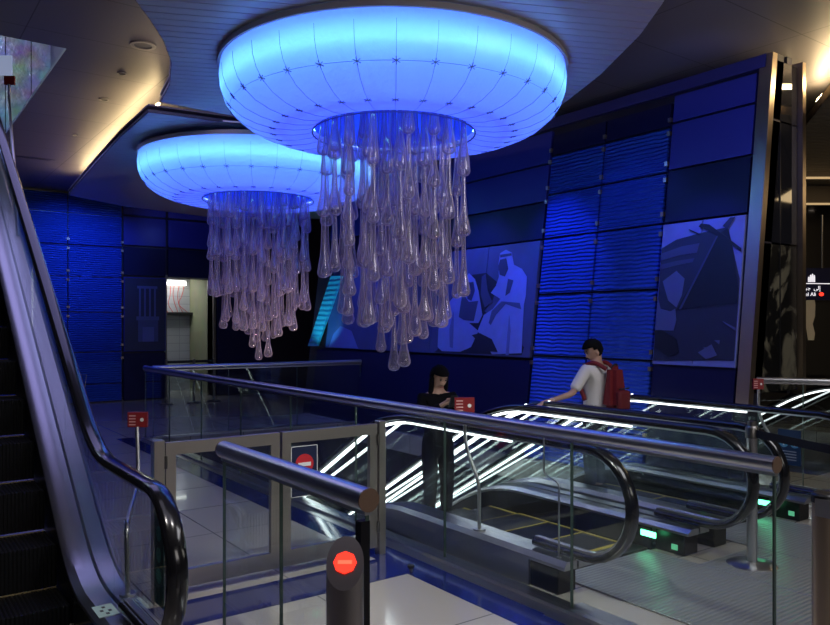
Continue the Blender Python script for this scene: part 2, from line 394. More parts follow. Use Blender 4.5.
# metal edge posts and the dark end face
bm = bmesh.new(); prism(bm, [wpt(4.13, .9, .06), wpt(4.13, 4.6, .06), wpt(4.13, 4.6, -.03), wpt(4.13, .9, -.03)], (0, .14, 0))
part('edge_post', bm, BRONZE, wr)
ENDM = mat('end_mural_print', (.10, .095, .07), .25, noise=1.0, nscale=1.3)
cr = ENDM.node_tree.nodes.new('ShaderNodeValToRGB'); nz = [n for n in ENDM.node_tree.nodes if n.type == 'TEX_NOISE'][0]; nz.inputs['Distortion'].default_value = 2.5
ENDM.node_tree.links.new(nz.outputs['Fac'], cr.inputs[0]); ENDM.node_tree.links.new(cr.outputs[0], ENDM.node_tree.nodes['Principled BSDF'].inputs['Base Color'])
cr.color_ramp.elements[0].color = (.006, .006, .006, 1); cr.color_ramp.elements[0].position = .5; cr.color_ramp.elements[1].color = (.12, .11, .08, 1); cr.color_ramp.elements[1].position = .62
bm = bmesh.new()
x1 = 8.16
prism(bm, [(wall_x(1.05)+.03, 4.16, 1.05), (x1, 4.16, 1.05), (x1, 4.16, 2.6), (wall_x(2.6)+.03, 4.16, 2.6)], (0, .08, 0))
part('end_mural', bm, ENDM, wr, label='dark mural on the end face')
bm = bmesh.new()
prism(bm, [(wall_x(2.62)+.03, 4.16, 2.62), (x1, 4.16, 2.62), (x1, 4.16, 3.9), (wall_x(3.9)+.03, 4.16, 3.9)], (0, .08, 0))
prism(bm, [(wall_x(3.92)+.03, 4.16, 3.92), (x1, 4.16, 3.92), (x1, 4.16, 4.55), (wall_x(4.55)+.03, 4.16, 4.55)], (0, .08, 0))
part('end_panel', bm, mat('end_glass', (.012, .012, .016), .06, coat=.5), wr)
part('edge_post', B((8.17, 8.24, 4.10, 4.24, 1.0, 4.6)), BRONZE, wr)
part('end_seam', B((7.80, 7.81, 4.15, 4.165, 1.05, 3.9)), BLACK, wr)
struct('wall_right_rear', B((8.15, 8.25, 4.26, 14, 1.0, ZC)), DARK)

# ================================================================== SLATTED CANOPIES AND COVES
SL = (RIGHT*.978 + FWD*.208).normalized(); SN = Vector((-SL.y, SL.x, 0))
SLM = mat('canopy_slat', (.62, .55, .60), .42, .2)
def slats(name, poly, z, pitch, gap, th, m, parent, d=SL):
    n = Vector((-d.y, d.x, 0))
    P = [(Vector((x, y, 0)).dot(d), Vector((x, y, 0)).dot(n)) for x, y in poly]
    lo = min(p[1] for p in P); hi = max(p[1] for p in P)
    def cut(s):
        xs = []
        for (a, b), (c, e) in zip(P, P[1:]+P[:1]):
            if (b <= s) != (e <= s): xs.append(a+(c-a)*(s-b)/(e-b))
        xs.sort(); return [(xs[i], xs[i+1]) for i in range(0, len(xs)-1, 2)]
    bm = bmesh.new(); s = lo+.001
    while s < hi:
        s0, s1 = s, min(s+pitch-gap, hi-.001)
        A, Bq = cut(s0), cut(s1)
        if len(A) == len(Bq):
            for (a0, a1), (b0, b1) in zip(A, Bq):
                pts = [d*a0+n*s0, d*a1+n*s0, d*b1+n*s1, d*b0+n*s1]
                prism(bm, [(q.x, q.y, z) for q in pts], (0, 0, th))
        s += pitch
    return part(name, bm, m, parent)
def canopy(name, px, extra, label):
    z = 4.23
    poly = [on_z(x, y, z) for x, y in px] + extra
    t = thing(name, (sum(p[0] for p in poly)/len(poly), sum(p[1] for p in poly)/len(poly), z), label, 'ceiling canopy', 'slatted ceiling canopies')
    slats('slat_panel', poly, z, .125, .014, .02, SLM, t)
    bm = bmesh.new()
    for (a, b), (c, e) in zip(poly, poly[1:]+poly[:1]):
        prism(bm, [(a, b, z), (c, e, z), (c, e, z+.035), (a, b, z+.035)], (.012, .012, 0))
    part('edge_trim', bm, mat('trim_dark', (.03, .03, .05), .5), t)
    bm = bmesh.new(); prism(bm, [(x, y, z+.075) for x, y in poly], (0, 0, .02))
    part('backing', bm, mat('canopy_backing', (.10, .09, .10), .6), t)
    return t, poly
c1, poly1 = canopy('ceiling_canopy', [(128, -25), (135, 0), (150, 20), (163, 40), (171, 62), (169, 85), (160, 102), (240, 117), (350, 134), (470, 136), (530, 128), (553, 112), (600, 75), (640, 35), (665, 0), (680, -35)], [(4.4, 1.6), (1.2, 3.2)],
                    'wavy edged slatted canopy around the large near chandelier')
c2, poly2 = canopy('ceiling_canopy', [(148, 112), (120, 137), (94, 165), (68, 195), (122, 206), (210, 217), (330, 219), (420, 200), (430, 165), (380, 133), (240, 124)], [],
                   'slatted canopy around the smaller far chandelier with lit cove edge')
COVE2 = mat('cove_led_dim', (1, .9, .7), .5, emit=(1, .74, .38), es=60)
COVE = mat('cove_led', (1, .9, .7), .5, emit=(1, .74, .38), es=46)
def cove(pts, z, label, r=.016, m=None):
    t = thing('cove_light', (*pts[0], z), label, 'cove light', 'cove lights')
    part('led_strip', T([(x, y, z) for x, y in pts], r, 6), m or COVE, t)
cove([(2.90, 9.4), (3.12, 12.3), (3.34, 15.6)], 4.50, 'warm cove light on the left edge of the far canopy')
cove([(2.50, 6.9), (2.66, 7.8), (2.80, 8.5)], 4.40, 'short warm cove light on the left edge of the near canopy', .004)

# right hand soffit with its cove
SOFF = mat('soffit_slat', (.22, .19, .15), .5, .4)
def right_soffit():
    t = thing('ceiling_soffit', (10.5, 4, 4.1), 'slatted soffit beyond the end of the leaning wall', 'ceiling soffit')
    a = on_z(803, 128, 4.1); b = on_z(845, 75, 4.1)
    slats('slat_panel', [a, (a[0]+.8, a[1]+3), (15, 9), (15, 1), b], 4.1, .14, .02, .02, SOFF, t)
    bm = bmesh.new(); prism(bm, [(a[0], a[1], 4.1), (b[0], b[1], 4.1), (b[0], b[1], 4.2), (a[0], a[1], 4.2)], (.02, 0, 0))
    part('edge_trim', bm, BRONZE, t)
    bm = bmesh.new(); prism(bm, [(p[0], p[1], 4.19) for p in (a, (a[0]+.8, a[1]+3), (15, 9), (15, 1), b)], (0, 0, .02)); part('backing', bm, BLACK, t)
    cove([(a[0]+.42, a[1]+.02), (b[0]+.5, b[1])], 4.5, 'warm cove light above the right hand soffit', m=COVE2, r=.03)
right_soffit()
for k, (py, zz, lab) in enumerate(((178, 3.55, 'upper brown bulkhead with a gold lit lower edge beyond the wall end'), (204, 3.2, 'lower brown bulkhead with a gold lit lower edge beyond the wall end'))):
    q = at(815, py, 11.5+k)
    t = thing('bulkhead', (q.x, q.y, q.z), lab, 'bulkhead', 'bulkheads at the right')
    bm = bmesh.new(); prism(bm, [q-RIGHT*.5, q+RIGHT*2.5, q+RIGHT*2.5+Vector((0, 0, .3)), q-RIGHT*.5+Vector((0, 0, .3))], FWD*.15)
    part('board', bm, mat('bulkhead_brown', (.12, .09, .06), .5), t)
    part('lit_edge', T([q-RIGHT*.5-FWD*.01, q+RIGHT*2.5-FWD*.01], .018, 6), mat('edge_glow', (.6, .4, .2), .5, emit=(1, .7, .35), es=.5), t)  # warm light on the edge put in as weak emission
def downlight(px, py, z, label, lit=0, r=.09):
    x, y = on_z(px, py, z)
    t = thing('downlight', (x, y, z), label, 'downlight', 'round ceiling fittings')
    part('ring', L(x, y, [(r*.7, z-.001), (r*.72, z-.012), (r, z-.012), (r*1.03, z-.001)], 20), mat('fitting_grey', (.3, .29, .3), .4), t, 40)
    part('lens', L(x, y, [(0, z-.004), (r*.7, z-.004), (r*.7, z-.001), (0, z-.001)], 20), mat('lens_lit', (1, 1, 1), .5, emit=(1, .9, .75), es=4) if lit else mat('lens_off', (.12, .12, .13), .4), t)
downlight(143, 45, ZC, 'large round ceiling speaker, uppermost of the left ceiling fittings', r=.13)
downlight(122, 73, ZC, 'small dark round sensor on the left ceiling below the big speaker', r=.05)
downlight(104, 99, ZC, 'small pale smoke detector on the left ceiling near the cove glow', r=.06)
downlight(75, 135, ZC, 'tiny sprinkler head on the left ceiling nearest the far wall', r=.04)
downlight(811, 210, 3.9, 'lit round downlight beyond the end of the leaning wall', 1)
# end wall of the right hall with pale poster figure
q0 = at(795, 325, 14); 
bm = bmesh.new(); prism(bm, [q0-RIGHT*1+Vector((0, 0, -4)), q0+RIGHT*4+Vector((0, 0, -4)), q0+RIGHT*4+Vector((0, 0, 3)), q0-RIGHT*1+Vector((0, 0, 3))], FWD*.1)
struct('wall_hall_end', bm, mat('hall_end', (.02, .016, .014), .4))
D = 13.8
po = thing('wall_poster', at(812, 345, D), 'dark poster with a pale robed figure, right of the leaning wall', 'poster')
bm = bmesh.new(); prism(bm, [at(800, 375, D), at(830, 375, D), at(830, 303, D), at(800, 303, D)], FWD*.03); part('board', bm, mat('poster_dark', (.02, .018, .014), .5), po)
def cpoly(pts, ox, oy, s, D, d=.01):
    bm = bmesh.new(); prism(bm, [at(ox+x/s, oy+y/s, D) for x, y in pts], FWD*d); return bm
part('printed_figure', cpoly([(70, 385), (95, 392), (125, 402), (132, 440), (130, 500), (118, 540), (130, 590), (125, 625), (95, 625), (85, 560), (72, 550)], 790, 220, 5.2, D-.03), mat('poster_cream_glow', (.5, .42, .28), .6, emit=(.5, .4, .25), es=.12, noise=.5, nscale=3), po)  # print given weak emission in place of light falling on it
# hanging direction sign
D = 10.2
sg = thing('direction_sign', at(816, 286, D), 'black direction sign with white icon and writing at the right edge', 'sign')
bm = bmesh.new(); prism(bm, [at(796, 300, D), at(842, 300, D), at(842, 268, D), at(796, 268, D)], FWD*.06); part('sign_board', bm, mat('sign_black', (.006, .006, .03), .3), sg)
LIT = mat('sign_lit', (1, 1, 1), .5, emit=(.95, .92, 1), es=.8)
bm = bmesh.new(); prism(bm, [at(804, 283.8, D-.01), at(842, 284.2, D-.01), at(842, 283.5, D-.01), at(804, 283.0, D-.01)], FWD*.005); part('divider', bm, LIT, sg)
text_mesh('\ufede\ufe92\ufe9f  \ufef0\ufedf\u0625', .075, LIT, sg, 'arabic_lettering', frame(at(811, 288.2, D-.01), RIGHT, (0, 0, 1)))
text_mesh('Jebel Ali', .070, LIT, sg, 'latin_lettering', frame(at(807.5, 294.4, D-.01), RIGHT, (0, 0, 1)))
c = at(821.5, 294.2, D-.012); bm = bmesh.new()
prism(bm, [c+RIGHT*.032*math.cos(a)+Vector((0, 0, .025*math.sin(a))) for a in [k*PI/8 for k in range(16)]], FWD*.004); part('red_dot', bm, RED_L, sg)
bm = bmesh.new()
for dx, h in ((-.045, .06), (-.02, .085), (.005, .1), (.03, .08)):
    c = at(811.5, 282, D-.01)+RIGHT*dx; prism(bm, [c, c+RIGHT*.019, c+RIGHT*.019+Vector((0, 0, h)), c+RIGHT*.010+Vector((0, 0, h+.015)), c+Vector((0, 0, h))], FWD*.004)
part('mosque_icon', bm, LIT, sg)
part('hanger', T([at(822, 268, D), at(822, 215, D)], .012, 8), STEELD, sg)

# ================================================================== MURALS
def gm(v, e=0): return mat('print_%d' % int(v*1000), (v*.42, v*.50, v*1.35), .45, noise=.35, nscale=6)  # blue of the wall light put into the grey print tones
def mural(name, u0, u1, z0, z1, base, label):
    t = thing(name, wpt((u0+u1)/2, z0, .08), label, 'mural', 'murals on the leaning wall')
    return t
def wprint(t, name, pts, ox, oy, s, v, layer):
    bm = bmesh.new(); lo, hi = (4.31, 5.29) if t.location.y < 6 else (7.27, 12.84)
    pp = [on_wall(ox+x/s, oy+y/s) for x, y in pts]; pp = [(min(max(u, lo), hi), min(max(z, 1.32), 2.89)) for u, z in pp]
    prism(bm, [wpt(u, z, .072+.004*layer) for u, z in pp], (.003, 0, 0)); return part(name, bm, gm(v), t)
def wpanel(t, name, u0, u1, z0, z1, m, off=.07):
    bm = bmesh.new(); wquad(bm, u0, u1, z0, z1, off, .05); return part(name, bm, m, t)
m1 = mural('mural', 7.25, 13.0, 1.33, 2.88, .2, 'blue lit mural of two robed men sitting by a fire')
sky = gm(.17)
for u0, u1 in ((7.26, 8.3), (8.31, 9.5), (9.51, 10.7), (10.71, 12.85)):
    wpanel(m1, 'backdrop_panel', u0, u1, 1.31, 2.90, sky)
O = (430, 235, 5)
wprint(m1, 'printed_rug', [(40, 590), (70, 560), (60, 470), (100, 350), (190, 230), (230, 200), (300, 190), (360, 240), (330, 330), (290, 380), (400, 470), (490, 560), (478, 600)], *O, .035, 1)
wprint(m1, 'printed_robe', [(215, 192), (245, 222), (262, 280), (272, 340), (282, 400), (262, 440), (215, 440), (262, 480), (225, 560), (170, 583), (80, 580), (58, 560), (62, 470), (90, 400), (120, 330), (165, 275), (190, 225)], *O, .5, 2)
wprint(m1, 'printed_face', [(205, 240), (238, 235), (245, 280), (228, 330), (208, 320)], *O, .1, 3)
wprint(m1, 'printed_cloak', [(185, 290), (215, 335), (262, 330), (240, 430), (190, 425), (165, 410), (175, 340)], *O, .12, 3)
wprint(m1, 'printed_arm', [(280, 210), (300, 195), (310, 280), (333, 335), (295, 362), (275, 300)], *O, .13, 3)
wprint(m1, 'printed_robe', [(368, 110), (372, 92), (400, 75), (430, 90), (440, 150), (480, 170), (505, 210), (500, 300), (490, 350), (478, 590), (330, 596), (300, 540), (258, 480), (290, 400), (335, 370), (372, 320), (325, 290), (350, 255), (365, 210), (363, 150)], *O, .55, 2)
wprint(m1, 'printed_face', [(372, 125), (402, 118), (412, 170), (395, 208), (370, 200), (362, 160)], *O, .11, 3)
wprint(m1, 'printed_band', [(372, 100), (428, 92), (430, 104), (372, 114)], *O, .12, 3)
wprint(m1, 'printed_sash', [(412, 220), (438, 228), (420, 290), (398, 305), (405, 260)], *O, .13, 3)
wprint(m1, 'printed_fold', [(330, 380), (380, 332), (470, 340), (478, 372), (400, 345), (350, 400), (325, 450), (315, 440)], *O, .2, 3)
wprint(m1, 'printed_fold', [(400, 600), (410, 480), (418, 400), (424, 480), (415, 600)], *O, .35, 3)
wprint(m1, 'printed_fold', [(120, 560), (118, 470), (140, 380), (138, 480), (135, 565)], *O, .3, 3)
wprint(m1, 'printed_fire', [(230, 575), (260, 530), (230, 500), (270, 490), (330, 520), (360, 585)], *O, .04, 3)
wprint(m1, 'printed_figure', [(30, 590), (60, 470), (95, 430), (150, 455), (175, 520), (180, 590)], 325, 240, 5, .4, 2)

m2 = mural('mural', 4.3, 5.3, 1.33, 2.9, .2, 'blue lit mural of a wooden boat on a beach')
wpanel(m2, 'backdrop_panel', 4.3, 4.79, 1.31, 2.90, gm(.42)); wpanel(m2, 'backdrop_panel', 4.80, 5.30, 1.31, 2.90, gm(.42))
O = (640, 200, 3.676)
wprint(m2, 'printed_beach', [(52, 290), (110, 300), (400, 320), (395, 400), (385, 590), (30, 588)], *O, .05, 1)
wprint(m2, 'printed_hull', [(75, 290), (78, 200), (88, 180), (150, 147), (250, 120), (335, 102), (352, 160), (385, 290), (398, 330), (390, 385), (150, 405), (90, 330)], *O, .055, 2)
wprint(m2, 'printed_planking', [(80, 200), (170, 172), (235, 160), (225, 195), (160, 205), (80, 225)], *O, .13, 3)
wprint(m2, 'printed_planking', [(80, 240), (150, 225), (215, 215), (210, 230), (150, 242), (80, 258)], *O, .11, 3)
wprint(m2, 'printed_planking', [(100, 300), (150, 262), (180, 290), (170, 350), (150, 395), (120, 370)], *O, .22, 3)
wprint(m2, 'printed_bow', [(300, 130), (340, 105), (355, 170), (393, 330), (385, 380), (225, 395), (150, 403), (230, 270)], *O, .018, 3)
wprint(m2, 'printed_rope', [(300, 130), (306, 130), (168, 402), (160, 402)], *O, .12, 4)
wprint(m2, 'printed_stem', [(320, 98), (350, 46), (368, 44), (340, 108)], *O, .06, 4)
wprint(m2, 'printed_beam', [(232, 100), (242, 88), (272, 92), (395, 178), (388, 192), (345, 160), (262, 112)], *O, .02, 4)
wprint(m2, 'printed_beam', [(195, 112), (200, 110), (240, 128), (236, 132)], *O, .03, 4)
wprint(m2, 'printed_figure', [(58, 375), (70, 360), (85, 372), (92, 400), (128, 410), (145, 400), (150, 440), (140, 480), (62, 478), (52, 430)], *O, .2, 3)
wprint(m2, 'printed_jar', [(62, 478), (100, 480), (150, 510), (160, 560), (120, 575), (70, 540)], *O, .015, 4)
for pts in ([(230, 560), (280, 530), (300, 570), (260, 585)], [(290, 515), (310, 515), (308, 530)], [(320, 445), (390, 470), (380, 480), (330, 455)], [(250, 540), (275, 545), (262, 560)]):
    wprint(m2, 'printed_stone', pts, *O, .2, 4)

m3 = thing('wall_picture', (5.2, 17.86, 1.2), 'faint blue mural of a tower with columns, left of the service doorway', 'mural')
def fprint(name, x0, x1, z0, z1, v, y=17.868): part(name, B((x0, x1, y, y+.008, z0, z1)), gm(v), m3)
part('backdrop', B((4.74, 5.66, 17.872, 17.88, 1.16, 2.84)), gm(.07), m3)
for k in range(4): fprint('printed_column', 5.06+k*.115, 5.10+k*.115, 1.95, 2.6, .28)
fprint('printed_roof', 5.02, 5.48, 2.6, 2.66, .28); fprint('printed_ledge', 5.0, 5.52, 1.86, 1.95, .25)
fprint('printed_base', 5.04, 5.5, 1.36, 1.86, .2); fprint('printed_arch', 5.14, 5.4, 1.36, 1.7, .35, 17.862)

# ================================================================== CHANDELIERS
SHELL = glow_shell_mat('lit_shell', (.085, .105, .95), .72, (.40, .45, 1.0))
HUBM = glow_shell_mat('lit_inner_shell', (.01, .02, .8), .35, (.1, .2, 1))
prof = [(1.645, 4.18), (1.66, 4.08), (1.65, 3.97), (1.615, 3.87), (1.55, 3.78), (1.45, 3.70), (1.31, 3.64), (1.15, 3.605), (.98, 3.60), (.84, 3.615), (.775, 3.64)]
def shell_z(r):
    for (a, z0), (b, z1) in zip(prof, prof[1:]):
        if b <= r <= a: return z0+(z1-z0)*(a-r)/(a-b+1e-9)
def make_chandelier():
    t = thing('chandelier', (0, 0, 4.3), '', 'chandelier', 'jellyfish chandeliers')
    part('ring_shell', L(0, 0, prof, 96), SHELL, t, 60, absolute=False, label='glowing blue translucent bowl ring')
    part('rim_band', L(0, 0, [(1.652, 4.165), (1.675, 4.165), (1.675, 4.215), (1.652, 4.215), (1.652, 4.165)], 96), mat('rim_grey', (.45, .38, .32), .4, .2), t, 40, absolute=False)
    part('inner_shell', L(0, 0, [(.775, 3.66), (.78, 3.9), (.76, 4.15)], 64), HUBM, t, 60, absolute=False)
    part('top_plate', L(0, 0, [(0, 4.16), (1.64, 4.185), (1.64, 4.21), (0, 4.21)], 48), mat('plate_blue', (.02, .03, .35), .5), t, absolute=False)
    # lamps inside the shell
    for nm, r, z, rad, c, e in (('lamp_ring', 1.565, 3.99, .014, (.22, .92, .52), 13), ('lamp_ring', 1.30, 3.78, .010, (.25, .42, 1), 2.5)):
        bm = bmesh.new(); tube(bm, [(r*math.cos(k*PI/24), r*math.sin(k*PI/24), z) for k in range(49)], rad, 6)
        part(nm, bm, mat('lamp_%d' % int(r*100), (1, 1, 1), .5, emit=c, es=e), t, absolute=False)
    # seams and bolt marks
    bm = bmesh.new(); SEAM = mat('seam_grey', (.12, .14, .40), .5)
    for k in range(32):
        a = k*2*PI/32
        for (r0, z0), (r1, z1) in zip(prof[1:-1], prof[2:]):
            tube(bm, [((r0+.003)*math.cos(a), (r0+.003)*math.sin(a), z0-.002), ((r1+.003)*math.cos(a), (r1+.003)*math.sin(a), z1-.002)], .0018, 4)
    pts = [(1.562*math.cos(k*PI/48), 1.562*math.sin(k*PI/48), 3.792) for k in range(97)]; tube(bm, pts, .0018, 4)
    part('panel_seams', bm, SEAM, t, absolute=False)
    for k in range(32):
        for rr, sc in ((1.56, .8), (1.17, .75)):
            a = k*2*PI/32; z = shell_z(rr); dz = shell_z(rr-.03)-z; c = Vector((rr*math.cos(a), rr*math.sin(a), z))
            tv = Vector((-math.sin(a), math.cos(a), 0)); sv = Vector((-math.cos(a)*.03, -math.sin(a)*.03, dz)).normalized(); nv = tv.cross(sv)
            if nv.z > 0: nv = -nv
            bm = bmesh.new()
            for j in range(6):
                ang = j*PI/3+.5; d = tv*math.cos(ang)+sv*math.sin(ang)
                tube(bm, [c+nv*.006, c+d*.044*sc+nv*.006], .0048*sc, 4)
            part('bolt_mark', bm, SEAM, t, absolute=False)
    bm = bmesh.new(); tube(bm, [((.79+.006*(k % 2))*math.cos(k*PI/60), (0.79+.006*(k % 2))*math.sin(k*PI/60), 3.612) for k in range(121)], .007, 5)
    part('rim_trim', bm, SEAM, t, absolute=False)
    # hanging strands of blown glass drops
    for r, n, zb in ((.69, 17, 2.12), (.51, 12, 1.80), (.34, 8, 1.58), (.17, 4, 1.46), (0, 1, 1.30)):
        for k in range(n):
            a = (k+.5*(n % 2))*2*PI/n + random.uniform(-.06, .06); rr = r+random.uniform(-.02, .02) if r else 0
            x, y = rr*math.cos(a), rr*math.sin(a); zend = zb+random.uniform(-.12, .22)*(1 if r else 0)
            top = 4.12; zt = top; first = random.uniform(.55, 1.0); bm = bmesh.new()
            zt = top-first; segs = [(top, zt)]
            rem = zt-zend; ns = max(1, round(rem/.52))
            for j in range(ns): segs.append((zt-j*rem/ns+.05, zt-(j+1)*rem/ns))
            for si, (a0, b0) in enumerate(segs):
                Ln = a0-b0; R = random.uniform(.052, .068)
                pr = [(.018, a0), (.021, a0-Ln*.25), (.026, a0-Ln*.5), (.034, a0-Ln*.66), (R*.82, a0-Ln*.80), (R, b0+.06), (R*.97, b0+.035), (R*.7, b0+.010), (R*.25, b0), (0, b0-.001)]
                lathe(bm, x, y, pr, 10)
            part('glass_strand', bm, DROP, t, 80, absolute=False)
    return t
ch = make_chandelier(); ch.location = (4.15, 6.06, 0)
ch['label'] = 'large near chandelier, glowing blue bowl ring with cascading glass drops'
def copy_tree(o, parent=None):
    c = o.copy(); COL.objects.link(c)
    if parent: c.parent = parent
    for k in list(o.children): copy_tree(k, c)
    return c
ch2 = copy_tree(ch); ch2.location = (4.57, 10.15, -.06); ch2.rotation_euler = (0, 0, .5)
ch2['label'] = 'smaller looking far chandelier, glowing blue ring behind the nearer one'

# ================================================================== ESCALATORS
TREAD = wave_mat('step_grooves', (.035, .035, .04), .4, 14, .8, .7, 'X', 0)
PLATE = wave_mat('landing_grooves', (.34, .35, .35), .36, 9, .25, .45, 'Y', 0)
SKIRT = mat('skirt_black', (.02, .02, .022), .3, .5)
def escalator(label, x0, x1, ytip, ys, w, slope, yend, group='escalators', led=(True, True), sides=True, zt=.96, lampy=.55, pict=True, deckw=.14, outer_left=True, ledmat=None):
    r = .34; ledmat = ledmat or LED
    def h(y):
        s = y-ys
        return 0 if s < 0 else (.5*slope*s*s/w if s < w else slope*(s-w/2))
    t = thing('escalator', ((x0+x1)/2, ytip+.4, 0), label, 'escalator', group)
    ysamp = []
    y = ytip+r
    while y < yend: ysamp.append(y); y += .1
    ysamp.append(yend)
    for side, xb in ((1, x0), (-1, x1)):      # side: direction towards the steps
        # handrail path
        path = [(ytip+r+.45, zt-2*r)]
        path += [(ytip+r-r*math.sin(a), zt-r-r*math.cos(a)) for a in [k*PI/14 for k in range(15)]]
        path += [(y, zt+h(y)) for y in ysamp[1:]]
        def sweep(profile, pts, m, nm, sm=50, parent=t, label=None):
            bm = bmesh.new(); rings = []
            for i, (y, z) in enumerate(pts):
                a = pts[max(i-1, 0)]; b = pts[min(i+1, len(pts)-1)]; tx, tz = b[0]-a[0], b[1]-a[1]; l = math.hypot(tx, tz); tx /= l; tz /= l
                ny, nz = -tz, tx     # outward normal
                rings.append([bm.verts.new((xb+dx, y+ny*dn, z+nz*dn)) for dx, dn in profile])
            n = len(profile)
            for A, Bq in zip(rings, rings[1:]):
                for k in range(n): bm.faces.new((A[k], A[(k+1) % n], Bq[(k+1) % n], Bq[k]))
            bm.faces.new(rings[0]); bm.faces.new(rings[-1][::-1])
            return part(nm, bm, m, parent, sm, label)
        hp = [(-.038, -.012), (-.048, .004), (-.045, .024), (-.028, .036), (.028, .036), (.045, .024), (.048, .004), (.038, -.012)]
        # outward: for the top run the normal points up
        sweep(hp, path, RUBBER, 'handrail', 60)
        sweep([(-.02, -.028), (-.02, 0), (.02, 0), (.02, -.028)], path, STEEL, 'handrail_guide')
        if led[0 if side == 1 else 1]:
            lp = [(y, z) for y, z in path if z > zt-.001 and y > ytip+1.0]
            lp2 = [(y, zt+h(y)) for y in ysamp if y > ytip+1.0 and h(y) <= 0] + [(y, zt+h(y)) for y in ysamp if h(y) > 0 or h(y) < 0]
            sweep([(-.011, -.047), (-.011, -.029), (.011, -.029), (.011, -.047)], lp2, ledmat, 'light_strip')
        # glass panels
        edges = [ytip+.03]; y = ytip+1.05
        while y < yend: edges.append(y); y += 1.3
        edges.append(yend)
        for e0, e1 in zip(edges, edges[1:]):
            bm = bmesh.new(); n = 14; prev = None
            for k in range(n+1):
                y = e0+.005+(e1-e0-.01)*(k/n)
                if y < ytip+r:
                    q = math.sqrt(max(0, (r-.03)**2-(ytip+r-y)**2)); zl, zh = zt-r-q, zt-r+q
                else: zl, zh = zt-2*r+.03+h(y), zt-.03+h(y)
                if y > ytip+.5: zl = .2+h(y)
                cur = [bm.verts.new((xb+dx, y, z)) for dx in (-.006, .006) for z in (zl, zh)]
                if prev:
                    for a, b in ((0, 1), (1, 3), (3, 2), (2, 0)): bm.faces.new((prev[a], prev[b], cur[b], cur[a]))
                else: bm.faces.new((cur[0], cur[1], cur[3], cur[2]))
                prev = cur
            bm.faces.new((prev[0], prev[2], prev[3], prev[1])); bmesh.ops.remove_doubles(bm, verts=bm.verts[:], dist=1e-5)
            part('glass_panel', bm, EGLASS, t)
        # decks, cladding, skirt
        def ext(profile, y0, y1, m, nm, lab=None):
            yy = [y0]+[y for y in ysamp if y0 < y < y1]+[y1]
            bm = bmesh.new(); rings = [[bm.verts.new((xb+side*dx, y, z+h(y))) for dx, z in profile] for y in yy]; n = len(profile)
            for A, Bq in zip(rings, rings[1:]):
                for k in range(n): bm.faces.new((A[k], A[(k+1) % n], Bq[(k+1) % n], Bq[k]))
            bm.faces.new(rings[0]); bm.faces.new(rings[-1][::-1]); return part(nm, bm, m, t, 30, lab)
        yd = ytip+.42
        ext([(.008, .20), (.008, .225), (deckw-.04, .225), (deckw, .20), (deckw, .18), (.008, .18)], yd, yend, STEEL, 'inner_deck')
        ext([(-.008, .20), (-.008, .235), (-.10, .235), (-.125, .20), (-.125, .18), (-.008, .18)], yd, yend, STEEL, 'outer_deck')
        ext([(deckw-.03, .178), (deckw-.005, .178), (deckw-.005, -.22), (deckw-.03, -.22)], yd+.5, yend, SKIRT, 'skirt_panel')
        ext([(-.10, .178), (-.118, .178), (-.118, -.28 if slope else 0), (-.10, -.28 if slope else 0)], yd+.33, yend, STEEL, 'side_cladding')
        sx = sorted((xb+side*(deckw-.004), xb-side*.12))
        sx = sorted((xb+side*.07, xb-side*.10))
        nb = part('newel_base', rbox(sx[0], sx[1], yd+.08, yd+.34, .002, .178, .006, 1), BLACK, t)
        xi = xb+side*(deckw+.0)
        sk = part('lamp_housing', B((min(xi, xi-side*.03), max(xi, xi-side*.03), yd+.34, yd+.92, .002, .178)), mat('housing_green_grey', (.04, .045, .042), .25, .5), t)
        if lampy and side == -1:
            lx = sorted((xi+side*.001, xi+side*.010))
            bmq = rbox(lx[0], lx[1], yd+.28, yd+.42, .105, .150, .004, 2)
            part('green_lamp', bmq, GREEN, t)
            part('green_button', B((lx[0], lx[1], yd+.09, yd+.14, .06, .10)), mat('button_green', (.1, .35, .2), .5, emit=(.2, 1, .5), es=.35), t)
    # steps
    xa, xz = x0+deckw, x1-deckw
    y = ytip+1.0; k = 0
    while y+.4 < yend:
        z = h(y+.2); z = round(z, 3)
        zp = h(y-.2) if slope > 0 else h(y+.6)
        lo = z-.26
        bm = rbox(xa+.005, xz-.005, y, y+.395, lo, z, .004, 1)
        s = part('step', bm, TREAD, t)
        bm = B((xa+.01, xz-.01, y+.004, y+.022, z, z+.003), (xa+.01, xa+.04, y+.02, y+.39, z, z+.003), (xz-.04, xz-.01, y+.02, y+.39, z, z+.003)) if sides else B((xa+.01, xz-.01, y+.372, y+.39, z, z+.003))
        part('border_and_highlight', bm, YEL if sides else mat('gold_highlight', (.22, .17, .08), .5), s)  # left escalator: gold highlight at each tread's back painted as a strip
        y += .4; k += 1
    part('comb_plate', B((xa+.002, xz-.002, ytip+.78, ytip+.985, .0, .018)), STEELD, t)
    part('comb_line', B((xa+.002, xz-.002, ytip+.95, ytip+.99, .018, .022)), YEL, t)
    return t, h
TAN30 = math.tan(math.radians(30))
e1, h1 = escalator('near descending escalator behind the long railing, with the woman on it', 3.70, 5.04, 2.88, 5.1, .9, -TAN30, 12.6, zt=.96)
e2, h2 = escalator('second escalator, the one the boy is stepping onto', 5.46, 6.75, 2.88, 5.15, .9, -TAN30, 12.6)
e3, h3 = escalator('far escalator at the right edge, beyond the end of the leaning wall', 10.2, 11.45, 2.6, 4.5, .9, -TAN30, 11.6, lampy=None, ledmat=mat('led_dim', (.8, .8, .8), .5, emit=(.9, .97, 1), es=1.1), led=(True, False))
e0, h0 = escalator('escalator rising at the left edge with dark steps and glossy black handrail', -.28, 1.10, 3.31, 4.45, .6, .675, 10.6, led=(False, False), sides=False, deckw=.15)

